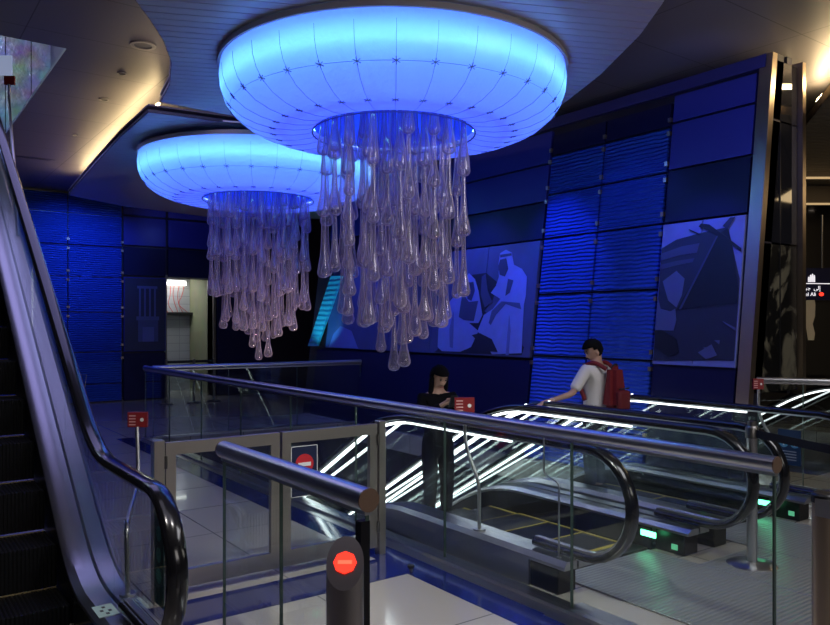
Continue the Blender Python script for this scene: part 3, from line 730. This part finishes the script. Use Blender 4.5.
# landing plates
def plate(x0, x1, y0, y1, lab):
    t = tag(newobj('landing_plate', rbox(x0, x1, y0, y1, .002, .012, .003, 1), PLATE), lab, 'floor plate', 'ribbed landing plates')
plate(3.86, 4.88, .9, 3.64, 'ribbed steel landing plate before the near escalator, beside the long railing')
plate(5.62, 6.59, .9, 3.64, 'ribbed steel landing plate before the second escalator')
plate(4.89, 5.61, .9, 3.2, 'ribbed steel floor plate between the first and second escalators')
plate(6.60, 8.3, .9, 3.1, 'ribbed steel floor plate at the far right')
# red round mark on the deck and stickers
def disc(bm, c, xd, yd, r, th, n=24):
    xd = Vector(xd).normalized(); yd = Vector(yd).normalized(); nrm = xd.cross(yd)
    return prism(bm, [Vector(c)+xd*r*math.cos(k*2*PI/n)+yd*r*math.sin(k*2*PI/n) for k in range(n)], nrm*th)
for xx, yy, ee in ((4.97, 3.85, e1), (6.68, 3.62, e2)):
    part('deck_mark', disc(bmesh.new(), (xx, yy, .226), (1, 0, 0), (0, 1, 0), .026, .002), REDP if xx < 5 else mat('mark_blue', (.02, .05, .35), .5), ee)
    part('deck_mark_symbol', B((xx-.004, xx+.004, yy-.014, yy+.014, .2285, .230)), WHITE, ee)
st = part('sticker', B((.965, 1.07, 4.12, 4.30, .2255, .227)), mat('sticker_mint', (.55, .75, .65), .5), e0, label='pale green sticker with black pictograms')
for (dx, dy) in ((.0, .05), (-.02, .0), (.02, -.01), (.0, -.05)):
    part('pictogram', B((1.018+dx-.008, 1.018+dx+.008, 4.21+dy-.012, 4.21+dy+.012, .227, .228)), BLACK, st)
# sticker sign on the newel glass of the left escalator
ps = part('glass_notice', B((1.108, 1.112, 3.52, 3.66, .42, .86)), mat('notice_dark', (.02, .08, .09), .4), e0, label='dark green notice with round pictograms on the glass')
for z in (.76, .66, .56):
    part('notice_pictogram', disc(bmesh.new(), (1.1125, 3.59, z), (0, 1, 0), (0, 0, 1), .036, .001), mat('notice_teal', (.1, .4, .38), .5), ps)
    part('notice_pictogram', disc(bmesh.new(), (1.1075, 3.59, z), (0, 0, 1), (0, 1, 0), .036, .001), mat('notice_teal', (.1, .4, .38), .5), ps)
ps = part('glass_notice', B((6.742, 6.743, 3.40, 3.61, .48, .80)), mat('notice_navy', (.01, .04, .10), .4), e2, label='blue notice with two round pictograms')
for y in (3.455, 3.555):
    part('notice_pictogram', disc(bmesh.new(), (6.741, y, .68), (0, 0, 1), (0, 1, 0), .042, .001), mat('notice_cyan', (.10, .35, .5), .5), ps)
    part('pictogram_figure', B((6.738, 6.7395, y-.006, y+.006, .655, .705)), WHITE, ps)
for z in (.60, .575, .55, .525):
    part('text_line', B((6.740, 6.7415, 3.44, 3.57, z, z+.008)), mat('text_grey', (.35, .4, .45), .5), ps)

# ================================================================== RAILINGS
CAP = mat('cap_bronze', (.25, .16, .11), .4, .6)
def railing(label, p0, p1, seams, z=1.13, r=.04, group='glass railings', ends=(True, True), base=True, cap=True, jw=.005):
    p0 = Vector(p0); p1 = Vector(p1); d = (p1-p0).normalized(); n = Vector((-d.y, d.x)); Ln = (p1-p0).length
    t = thing('glass_railing', ((p0.x+p1.x)/2, (p0.y+p1.y)/2, 0), label, 'railing', group)
    def w(s, o, z): q = p0+d*s+n*o; return Vector((q.x, q.y, z))
    bm = bmesh.new(); tube(bm, [w(0, 0, z-r), w(Ln, 0, z-r)], r, 24); part('handrail', bm, STEEL, t, 50)
    if cap:
        for s0, s1 in ((-.006, .001), (Ln-.001, Ln+.006)):
            bm = bmesh.new(); tube(bm, [w(s0, 0, z-r), w(s1, 0, z-r)], r*1.01, 24); part('end_cap', bm, CAP, t, 40)
    ss = [.01]+list(seams)+[Ln-.01]
    for a, b in zip(ss, ss[1:]):
        bm = bmesh.new(); prism(bm, [w(a+.006, -.007, .03), w(b-.006, -.007, .03), w(b-.006, -.007, z-2*r+.01), w(a+.006, -.007, z-2*r+.01)], n.to_3d()*.014); part('glass_panel', bm, GLASS, t)
    for a in ss:
        bm = bmesh.new(); prism(bm, [w(a-jw, -.008, .03), w(a+jw, -.008, .03), w(a+jw, -.008, z-2*r), w(a-jw, -.008, z-2*r)], n.to_3d()*.016); part('joint_strip', bm, mat('joint_dark', (.05, .085, .07), .3), t)
    bm = bmesh.new(); prism(bm, [w(0, -.016, z-2*r-.012), w(Ln, -.016, z-2*r-.012), w(Ln, -.016, z-2*r+.012), w(0, -.016, z-2*r+.012)], n.to_3d()*.032); part('glass_channel', bm, STEEL, t)
    if base:
        bm = bmesh.new(); prism(bm, [w(0, -.05, .0), w(Ln, -.05, .0), w(Ln, -.05, .028), w(0, -.05, .028)], n.to_3d()*.10); part('base_channel', bm, STEEL, t)
    return t
lr = railing('long glass railing with steel handrail running along the escalators', (3.46, 1.86), (3.42, 11.75), [1.27, 2.51, 3.76, 5.01, 6.26, 7.51, 8.76])
part('floor_strip', B((3.28, 3.62, 1.6, 3.2, .0035, .006), (3.30, 3.565, 3.2, 11.7, .0035, .006)), STEEL, lr)
railing('far glass railing across the end of the escalator well', (3.52, 11.72), (7.15, 11.5), [1.2, 2.4], cap=False)
sr = railing('short glass railing in front of the gate, ending in a bronze cap', (1.52, 2.39), (1.52, 3.82), [.74], z=1.135, r=.045, jw=.0025)
part('end_post', B((1.49, 1.53, 2.395, 2.435, 0, 1.01)), mat('post_black', (.015, .015, .018), .25, .5), sr)
q1, q2 = at(757, 378, 7.3), at(850, 381, 7.0)
railing('glass railing beyond the second escalator, below the end of the leaning wall', (q1.x, q1.y), (q2.x, q2.y), [.4], z=1.245, r=.025)

# gate
YG = 4.80
g = thing('gate', (2.3, YG, 0), 'low double gate with steel frames and glass infill', 'gate')
GM = mat('gate_steel', (.52, .48, .43), .33, 1, bump=.05, nscale=50)
part('gate_post', rbox(1.44, 1.51, YG-.035, YG+.035, 0, 1.02, .004, 1), GM, g)
part('gate_post', rbox(3.13, 3.19, YG-.035, YG+.035, 0, 1.02, .004, 1), GM, g)
def leaf(a, b):
    lf = part('gate_leaf', B((a, a+.065, YG-.02, YG+.02, .06, 1.0), (b-.065, b, YG-.02, YG+.02, .06, 1.0), (a+.065, b-.065, YG-.02, YG+.02, .92, 1.0), (a+.065, b-.065, YG-.02, YG+.02, .06, .17)), GM, g)
    part('glass_infill', B((a+.063, b-.063, YG-.005, YG+.005, .168, .922)), GLASS, lf)
    for z in (.22, .88): part('hinge', T([(a-.004 if a < 2 else b+.004, YG-.03, z-.04), (a-.004 if a < 2 else b+.004, YG-.03, z+.04)], .012, 8), STEELD, lf)
    return lf
leaf(1.52, 2.31); l2 = leaf(2.33, 3.12)
q = at(304, 470, 5.35)
sx = 2.40
sn = part('no_entry_sign', B((sx, sx+.21, YG-.012, YG-.006, .53, .89)), mat('sign_navy', (.01, .015, .05), .4), l2, label='dark notice with red no entry disc')
bm = disc(bmesh.new(), (sx+.105, YG-.0125, .76), (1, 0, 0), (0, 0, 1), .072, .003); part('red_disc', bm, REDP, sn)
sn = l2
part('white_bar', B((sx+.055, sx+.155, YG-.018, YG-.0156, .745, .772)), WHITE, l2)
part('white_border', B((sx, sx+.21, YG-.014, YG-.0122, .886, .89), (sx, sx+.004, YG-.014, YG-.0122, .53, .89), (sx+.206, sx+.21, YG-.014, YG-.0122, .53, .89), (sx, sx+.21, YG-.014, YG-.0122, .53, .534)), WHITE, l2)

# ================================================================== POSTS, SIGNS, SMALL THINGS
# red light bollard
q = at(345, 560, 2.32)
bo = thing('bollard', (q.x, q.y, 0), 'round steel bollard with slanted top and glowing red no entry light', 'bollard')
R = .058; zt = 1.75-(545-325)*2.32/750
tocam = -FWD
bm = bmesh.new(); n = 32; lo = []; hi = []
for k in range(n):
    a = k*2*PI/n; d = Vector((math.cos(a), math.sin(a), 0))*R; lo.append(bm.verts.new((q.x+d.x, q.y+d.y, 0))); hi.append(bm.verts.new((q.x+d.x, q.y+d.y, zt-.055-d.dot(tocam)*1.15)))
for k in range(n): bm.faces.new((lo[k], lo[(k+1) % n], hi[(k+1) % n], hi[k]))
bm.faces.new(hi)
part('post', bm, mat('bollard_steel', (.40, .37, .35), .35, 1), bo, 40)
nrm = (tocam*1.15+Vector((0, 0, 1))).normalized(); yd = (Vector((0, 0, 1))-nrm*nrm.z).normalized(); xd = yd.cross(nrm)
c = Vector((q.x, q.y, zt-.055))+nrm*.0012
lens = part('red_lens', disc(bmesh.new(), c, xd, yd, .036, .003, 8), RED_L, bo)
bm = bmesh.new(); cc = c+nrm*.0035
prism(bm, [cc-xd*.022-yd*.006, cc+xd*.022-yd*.006, cc+xd*.022+yd*.006, cc-xd*.022+yd*.006], nrm*.001); part('lens_bar', bm, mat('lens_dim', (.5, .15, .1), .5, emit=(1, .12, .06), es=1.6), lens)

def sign_box(t, c, w=.11, hh=.10, face=None, lines=True):
    face = face or -FWD; xd = Vector((-face.y, face.x, 0)); c = Vector(c)
    bm = bmesh.new(); prism(bm, [c-xd*w/2-Vector((0, 0, hh/2)), c+xd*w/2-Vector((0, 0, hh/2)), c+xd*w/2+Vector((0, 0, hh/2)), c-xd*w/2+Vector((0, 0, hh/2))], -face*.03)
    s = part('red_sign', bm, mat('sign_red_deep', (.22, .010, .014), .5), t)  # even deep red base colour
    if lines:
        bm = bmesh.new()
        for k in range(4):
            z = hh/2-.02-k*hh*.2; a = c-xd*w*.42+face*.001+Vector((0, 0, z)); prism(bm, [a, a+xd*w*.34, a+xd*w*.34-Vector((0, 0, hh*.07)), a-Vector((0, 0, hh*.07))], face*.001)
        part('white_text_lines', bm, mat('pale_pink', (.7, .4, .4), .5), s)
        a = c+xd*w*.25+face*.001; part('white_hand', disc(bmesh.new(), a, xd, (0, 0, 1), w*.10, .001, 10), WHITE, s)
def bent_post(label, base, top, mid, w=.11, r=.014, hh=.1):
    base = Vector(base); top = Vector(top)
    t = thing('sign_post', base, label, 'sign post', 'red emergency stop signs on bent posts')
    part('flange', L(base.x, base.y, [(0, base.z), (.045, base.z), (.045, base.z+.012), (0, base.z+.012)], 16), STEEL, t, 40)
    part('pole', tube(bmesh.new(), bend([base]+[Vector(m) for m in mid]+[top], .09), r, 10), STEEL, t, 50)
    sign_box(t, top+Vector((0, 0, hh/2)), w, hh)
xd1 = 3.64
bent_post('red sign on a bent steel post rising from the near escalator, by the woman', (xd1, 4.20, .236), (xd1, 4.37, 1.08), [(xd1, 4.20, .58), (xd1, 4.36, .84)], .15, hh=.12)
q = at(752, 394, 7.2)
bent_post('red sign on a steel post at the right, in front of the leaning wall foot', (6.82, 3.62, .236), (6.82, 3.84, 1.14), [(6.82, 3.66, .6), (6.82, 3.84, .9)], .10)
bent_post('red sign on a bent steel post behind the left escalator newel', (1.17, 4.35, .236+h0(4.35)), (1.46, 5.2, 1.06), [(1.17, 4.38, .62), (1.44, 5.1, .72)], .13)
q = at(9, 80, 8.8)
t = thing('sign_post', (1.2, 8.7, h0(8.7)+.235), 'red and white sign on a bent post high up beside the left escalator', 'sign post', 'red emergency stop signs on bent posts')
part('pole', tube(bmesh.new(), bend([(1.18, 8.3, h0(8.3)+.235), (1.18, 8.5, h0(8.3)+.9), (q.x, q.y, q.z-.25), (q.x, q.y, q.z-.05)], .1), .016, 10), STEEL, t, 50)
sign_box(t, q, .12, .10, lines=False)
bm = bmesh.new(); c = q+Vector((0, 0, .22)); prism(bm, [c-RIGHT*.12-Vector((0, 0, .16)), c+RIGHT*.03-Vector((0, 0, .16)), c+RIGHT*.03+Vector((0, 0, .07)), c-RIGHT*.12+Vector((0, 0, .07))], FWD*.02)
part('white_board_glow', bm, mat('white_board_glow', (.6, .65, .8), .4, emit=(.5, .6, .9), es=.4), t)  # board brightened by weak emission, it is no lamp

# belt stanchion in front of the escalators and the thick post at the right edge
q = at(752, 570, 5.45)
s = thing('belt_stanchion', (q.x, q.y, 0), 'steel belt stanchion with round base standing between the escalator landings', 'stanchion')
sx_, sy_ = q.x, q.y
part('base', L(sx_, sy_, [(0, .002), (.175, .002), (.175, .012), (.16, .022), (.05, .035), (0, .037)], 40), STEEL, s, 40)
part('pole', L(sx_, sy_, [(0, .035), (.036, .035), (.036, .93), (0, .93)], 24), STEEL, s, 40)
part('head', L(sx_, sy_, [(.0, .93), (.045, .93), (.045, 1.0), (.038, 1.015), (.03, 1.02), (.03, 1.05), (0, 1.055)], 24), STEELD, s, 40)
q2 = at(850, 452, 4.6)
bm = bmesh.new(); a = Vector((sx_, sy_, .965)); b = Vector((q2.x, q2.y, .96)); dd = (b-a).normalized(); nn = Vector((-dd.y, dd.x, 0))
prism(bm, [a-Vector((0, 0, .028)), b-Vector((0, 0, .028)), b+Vector((0, 0, .028)), a+Vector((0, 0, .028))], nn*.004); part('belt', bm, mat('belt_black', (.01, .01, .012), .7), s)
q = at(824, 560, 3.05)
s = thing('steel_post', (q.x, q.y, 0), 'thick round steel post cut off by the right edge', 'post')
part('tube', L(q.x, q.y, [(0, 0), (.045, 0), (.045, 1.03), (0, 1.03)], 24), BRONZE, s, 40)
part('top_cap', L(q.x, q.y, [(0, 1.03), (.048, 1.03), (.048, 1.06), (.04, 1.068), (0, 1.07)], 24), BLACK, s, 40)
part('clamp', B((q.x-.055, q.x-.01, q.y-.05, q.y+.01, .98, 1.05)), STEEL, s)
# thin bent rail post on the near escalator deck
t = thing('bent_rod', (3.64, 3.62, .24), 'thin bent steel rod standing on the near escalator deck', 'rod')
part('rod', tube(bmesh.new(), bend([(3.63, 3.4, .236), (3.63, 3.40, .72), (3.63, 3.535, .76), (3.63, 3.535, 1.0)], .03), .006, 8), STEEL, t, 50)
part('foot', L(3.63, 3.4, [(0, .236), (.02, .236), (.02, .245), (0, .245)], 12), STEEL, t)
# door stop
x, y = on_z(411, 572, 0)
t = thing('door_stop', (x, y, 0), 'small black floor door stop on the blue stripe corner', 'door stop')
part('stem', L(x, y, [(0, 0), (.012, 0), (.012, .03), (0, .03)], 12), STEELD, t)
part('rubber', L(x, y, [(0, .03), (.024, .03), (.026, .04), (.024, .05), (0, .055)], 16), BLACK, t, 40)
# standing notice near the far wall
x, y = on_z(80, 408, 0)
t = thing('notice_stand', (x, y, 0), 'small clear notice stand by the far blue wall', 'notice stand')
part('leg', T([(x, y, 0), (x, y, .3)], .012, 8), STEEL, t)
c = Vector((x, y, .5)); bm = bmesh.new(); prism(bm, [c-RIGHT*.10-Vector((0, 0, .22)), c+RIGHT*.08-Vector((0, 0, .22)), c+RIGHT*.14+Vector((0, 0, .2)), c-RIGHT*.16+Vector((0, 0, .2))], FWD*.02)
part('clear_board', bm, GLASS, t)
bm = bmesh.new(); tube(bm, [c-RIGHT*.10-Vector((0, 0, .22)), c-RIGHT*.16+Vector((0, 0, .2)), c+RIGHT*.14+Vector((0, 0, .2)), c+RIGHT*.08-Vector((0, 0, .22))], .008, 6); part('frame', bm, STEEL, t)
# belt barrier in front of the doorway
for k, (px, lab) in enumerate(((166, 'left post of the belt barrier before the service doorway'), (194, 'middle post of the belt barrier before the service doorway'), (214, 'right post of the belt barrier before the service doorway'))):
    r = ray(px, 360); tt = 16.6/r.y; x, y = r.x*tt, 16.6
    s = thing('barrier_post', (x, y, 0), lab, 'stanchion', 'belt barrier posts by the doorway')
    part('base', L(x, y, [(0, .002), (.16, .002), (.15, .02), (0, .03)], 20), BLACK, s, 40)
    part('pole', L(x, y, [(0, .03), (.03, .03), (.03, .98), (0, 1.0)], 12), STEELD, s, 40)
    if k < 2:
        r2 = ray((194, 214)[k], 360); x2 = r2.x*16.6/r2.y
        part('belt', B((x+.03, x2-.03, y-.002, y+.002, .9, .96)), BLACK, s)

# ================================================================== PEOPLE
def skin_obj(name, chains, m, parent=None, root=0, sub=2, label=None):
    """chains: list of lists of (co, r); a co may be an int index to an earlier vertex"""
    bm = bmesh.new(); lay = bm.verts.layers.skin.verify(); vs = []; names = {}
    for ch_ in chains:
        prev = None
        for it in ch_:
            if isinstance(it, str): v = names[it]
            else:
                co, r = it[0], it[1]; v = bm.verts.new(co); vs.append(v)
                v[lay].radius = (r, r) if not isinstance(r, tuple) else r
                if len(it) > 2: names[it[2]] = v
            if prev: bm.edges.new((prev, v))
            prev = v
    vs[root][lay].use_root = True
    me = bpy.data.meshes.new(name); bm.to_mesh(me); bm.free(); me.materials.append(m)
    o = bpy.data.objects.new(name, me); COL.objects.link(o)
    s = o.modifiers.new('skin', 'SKIN'); s.use_smooth_shade = True
    sb = o.modifiers.new('sub', 'SUBSURF'); sb.levels = sub; sb.render_levels = sub
    if parent: o.parent = parent
    if label: o['label'] = label
    return o
def ell(name, c, r, m, parent, rot=(0, 0, 0), cut=None, label=None):
    bm = bmesh.new(); bmesh.ops.create_uvsphere(bm, u_segments=20, v_segments=14, radius=1)
    M = Matrix.Translation(c) @ Matrix.Rotation(rot[2], 4, 'Z') @ Matrix.Rotation(rot[0], 4, 'X') @ Matrix.Diagonal((*r, 1))
    if cut: bmesh.ops.delete(bm, geom=[v for v in bm.verts if cut(v.co)], context='VERTS')
    bm.transform(M); o = part(name, bm, m, parent, 60, label, absolute=False); return o
SKIN = mat('skin', (.55, .33, .24), .5, noise=.1)
def person(loc, rz, label, hgt, sex, lhand, lelb, rhand, relb, lay, head_yaw, head_pitch, mshirt, mtrou, mhair, long_hair=False, lstep=0):
    s = hgt/1.70
    def V(x, y, z): return (x*s, y*s, z*s)
    sw = .19 if sex == 'm' else .17
    hc = Vector(V(0, .03, 1.56))
    def H(x, y, z):   # head local -> body
        v = Vector((x*s, y*s, z*s)); v = Matrix.Rotation(head_yaw, 3, 'Z') @ Matrix.Rotation(head_pitch, 3, 'X') @ v; return tuple(hc+v)
    ch_ = [[(V(0, 0, .92), .125*s, 'pel'), (V(0, 0, 1.05), .112*s), (V(0, .0, 1.20), .125*s), (V(0, 0, 1.34), .115*s, 'chest'), (V(0, .005, 1.43), .058*s), (H(0, -.01, -.07), .062*s), (H(0, .015, -.02), .084*s, 'head'), (H(0, -.005, .055), .088*s), (H(0, -.01, .10), .060*s)],
           ['head', (H(0, .082, -.015), .022*s), (H(0, .106, -.022), .013*s)],
           ['pel', (V(-.09, 0, .86), .092*s), (V(-.10, .02, .48), .062*s), (V(-.10, -.01, .10), .042*s), (V(-.10, .13, .04), .036*s)],
           ['pel', (V(.09, 0, .86), .092*s), (V(.10, .04, .48), .062*s), (V(.10, .01, .10), .042*s), (V(.10, .15, .04), .036*s)]]
    for sg_, el, ha in ((-1, lelb, lhand), (1, relb, rhand)):
        sh_ = V(sg_*sw, 0, 1.37)
        el = Vector(V(*el)); ha = Vector(V(*ha)); d = (ha-el).normalized(); nm = 'w%d' % sg_
        ch_.append(['chest', (sh_, .056*s), (tuple(el), .038*s), (tuple(ha), .025*s), (tuple(ha+d*.04), .030*s, nm), (tuple(ha+d*.085), .026*s, nm+'k')])
        side = d.cross(Vector((0, 0, 1))).normalized(); dn = Vector((0, 0, -1))
        for fi, (o_, ln) in enumerate(((-.028, .062), (-.010, .072), (.010, .068), (.028, .054))):
            b0 = ha+d*.092+side*o_*s
            ch_.append([nm+'k', (tuple(b0), .0095), (tuple(b0+d*ln*.5+dn*.010), .0088), (tuple(b0+d*ln*.8+dn*.030), .0080)])
        b0 = ha+d*.045-side*sg_*.03
        ch_.append([nm, (tuple(b0+d*.01), .011), (tuple(b0+d*.05-side*sg_*.012+dn*.012), .009)])
    body = skin_obj('person', ch_, SKIN); body.location = loc; body.rotation_euler = (0, 0, rz)
    tag(body, label, 'person')
    # clothes
    sl = .55 if sex == 'm' else .97
    arms = []
    for sg_, el, ha in ((-1, lelb, lhand), (1, relb, rhand)):
        a = Vector(V(sg_*sw, 0, 1.37)); e = Vector(V(*el)); hv = Vector(V(*ha))
        if sex == 'm': arms.append(['c', (tuple(a), .074*s), (tuple(a*.35+e*.65), .066*s), (tuple(a*.12+e*.88), .064*s)])
        else: arms.append(['c', (tuple(a), .070*s), (tuple(e), .052*s), (tuple(e*.1+hv*.9), .038*s)])
    skin_obj('shirt' if sex == 'm' else 'jacket', [[(V(0, 0, .84), .150*s), (V(0, 0, .95), .150*s), (V(0, 0, 1.05), .145*s), (V(0, 0, 1.20), .145*s), (V(0, 0, 1.345), .128*s, 'c'), (V(0, .0, 1.405), .075*s)]]+arms, mshirt, body)
    skin_obj('trousers', [[(V(0, 0, 1.08), .128*s), (V(0, 0, .92), .148*s, 'p')], ['p', (V(-.09, 0, .84), .105*s), (V(-.10, .02, .48), .078*s), (V(-.10, -.01, .09), .062*s)], ['p', (V(.09, 0, .84), .105*s), (V(.10, .04, .48), .078*s), (V(.10, .01, .09), .062*s)]], mtrou, body)
    for sg_, yo in ((-1, -.01), (1, .01)):
        bm = rbox(*(sg_*.10*s-.05, sg_*.10*s+.05), yo*s-.09, yo*s+.19, .0, .085, .03, 3); part('shoe', bm, BLACK, body, 60, absolute=False)
    # hair as a cap wrapped round the skull, face left open
    hm = Matrix.Translation(hc) @ Matrix.Rotation(head_yaw, 4, 'Z') @ Matrix.Rotation(head_pitch, 4, 'X')
    bm = bmesh.new(); bmesh.ops.create_uvsphere(bm, u_segments=28, v_segments=20, radius=1)
    bmesh.ops.delete(bm, geom=[v for v in bm.verts if (v.co.y > .42 and v.co.z < .30) or (v.co.y > -.1 and v.co.z < -.15) or v.co.z < (-.75 if not long_hair else -.95)], context='VERTS')
    for v in bm.verts:
        k = 1+.05*math.sin(v.co.x*13+v.co.z*9)*math.cos(v.co.y*11)
        v.co = Vector((v.co.x*.098*k, v.co.y*.116*k, v.co.z*.118*k+.035))*s
    bm.transform(hm); ho = part('hair', bm, mhair, body, 60, absolute=False)
    so = ho.modifiers.new('th', 'SOLIDIFY'); so.thickness = .012
    if long_hair:
        skin_obj('long_hair', [[(H(0, -.07, .02), .075*s), (H(-.03, -.085, -.08), .085*s), (tuple(Vector(V(-.03, -.10, 1.36))), .08*s), (tuple(Vector(V(-.04, -.12, 1.20))), .06*s)], ], mhair, body)
        for sg_ in (-1, 1):
            skin_obj('hair_lock', [[(H(sg_*.085, .0, .04), .026*s), (H(sg_*.088, .02, -.06), .028*s), (H(sg_*.085, .03, -.15), .03*s), (tuple(Vector(V(sg_*.10, .09, 1.27))), .028*s)]], mhair, body)
    for sg_ in (-1, 1):
        for nm, c, r_, m in (('ear', (sg_*.088, -.005, -.005), (.012, .02, .03), SKIN), ('eye', (sg_*.032, .088, .022), (.013, .006, .007), mat('eye_dark', (.02, .015, .012), .3)), ('eyebrow', (sg_*.034, .091, .040), (.018, .005, .004), mhair)):
            bm = bmesh.new(); bmesh.ops.create_uvsphere(bm, u_segments=10, v_segments=8, radius=1); bm.transform(Matrix.Diagonal((*[q*s for q in r_], 1))); bm.transform(Matrix.Translation([q*s for q in c])); bm.transform(hm)
            part(nm, bm, m, body, 60, absolute=False)
    bm = bmesh.new(); bmesh.ops.create_uvsphere(bm, u_segments=10, v_segments=8, radius=1); bm.transform(Matrix.Diagonal((.024*s, .006*s, .007*s, 1))); bm.transform(Matrix.Translation((0, .088*s, -.058*s))); bm.transform(hm)
    part('mouth', bm, mat('lips', (.40, .14, .12), .5), body, 60, absolute=False)
    return body, s
HAIR = mat('black_hair', (.005, .005, .006), .85, spec=.1)
zb = 0.0
boy, s = person((6.08, 5.18, zb), .12, 'person with a white shirt seen from behind, reaching for the handrail', 1.60, 'm', (-.60, .18, 1.05), (-.36, .06, 1.12), (.20, .16, .98), (.26, -.02, 1.10), None, 1.0, -.35,
       mat('shirt_white', (.75, .73, .72), .8), mat('trousers_dark', (.03, .03, .05), .8), HAIR)
bm = bmesh.new(); w0 = Vector((-.57*s, .168*s, 1.056*s)); 
bm2 = T([w0+Vector((.012, .004, 0)), w0-Vector((.012, .004, 0))], .030, 12); part('wristwatch', bm2, STEEL, boy, 40, absolute=False)
# backpack: its own thing
MR = mat('backpack_red', (.17, .008, .014), .7, bump=.2, nscale=30)
bp = thing('backpack', (6.08, 5.18, 0), 'dark red backpack worn over the white shirt', 'backpack'); bp.rotation_euler = (0, 0, .12)
bm = bmesh.new(); bmesh.ops.create_cube(bm, size=1)
for v in bm.verts: v.co.x *= .29*(1 if v.co.z < 0 else .66); v.co.y *= .17*(1 if v.co.z < 0 else .6); v.co.z *= .44
bmesh.ops.bevel(bm, geom=bm.edges[:], offset=.045, segments=4, affect='EDGES'); bm.transform(Matrix.Translation((0.03, -.205, 1.12)))
part('bag_body', bm, MR, bp, 60, absolute=False)
part('front_pocket', (lambda b_: (b_.transform(Matrix.Translation((.03, -.30, .99))), b_)[1])(rbox(-.10, .10, -.035, .03, -.10, .10, .03, 3)), mat('pocket_red', (.13, .006, .011), .7), bp, 60, absolute=False)
for sg_ in (-1, 1):
    part('strap', tube(bmesh.new(), bend([(sg_*.07+.02, -.16, 1.30), (sg_*.10, -.05, 1.375), (sg_*.115, .07, 1.33), (sg_*.12, .13, 1.15), (sg_*.14, .04, .98)], .08), .022, 8), MR, bp, 60, absolute=False)
part('grab_handle', tube(bmesh.new(), bend([(-.02, -.19, 1.31), (-.01, -.22, 1.35), (.05, -.22, 1.35), (.06, -.19, 1.31)], .02), .010, 8), BLACK, bp, 60, absolute=False)
part('strap_band', B((-.06, .12, -.318, -.31, 1.10, 1.115)), BLACK, bp, absolute=False)
# woman on the near escalator, standing on a step
ywm = 5.97
k = math.floor((ywm-3.88)/.4); zs = round(h1(3.88+k*.4+.2), 3)
wo, s2 = person((4.62, 5.97, zs), PI-.23, 'person with long black hair in dark clothes looking down at a phone', 1.65, 'f', (-.05, .27, 1.33), (-.23, .08, 1.17), (.05, .27, 1.33), (.23, .08, 1.17), None, .12, -.35,
       mat('jacket_black', (.006, .006, .008), .9, spec=.1), mat('trousers_black', (.006, .006, .008), .9, spec=.1), HAIR, True)
ph = thing('smartphone', wo.location, 'small dark smartphone held in both hands by the woman', 'phone'); ph.rotation_euler = wo.rotation_euler
bm = rbox(-.036, .036, -.005, .005, -.07, .07, .004, 2); bm.transform(Matrix.Translation((0, .365*s2, 1.36*s2)) @ Matrix.Rotation(-.6, 4, 'X')); part('case', bm, BLACK, ph, absolute=False)
bm = B((-.032, .032, -.0062, -.0052, -.06, .06)); bm.transform(Matrix.Translation((0, .365*s2, 1.36*s2)) @ Matrix.Rotation(-.6, 4, 'X')); part('screen', bm, mat('screen_glow', (.2, .2, .2), .3, emit=(.6, .7, .9), es=.5), ph, absolute=False)
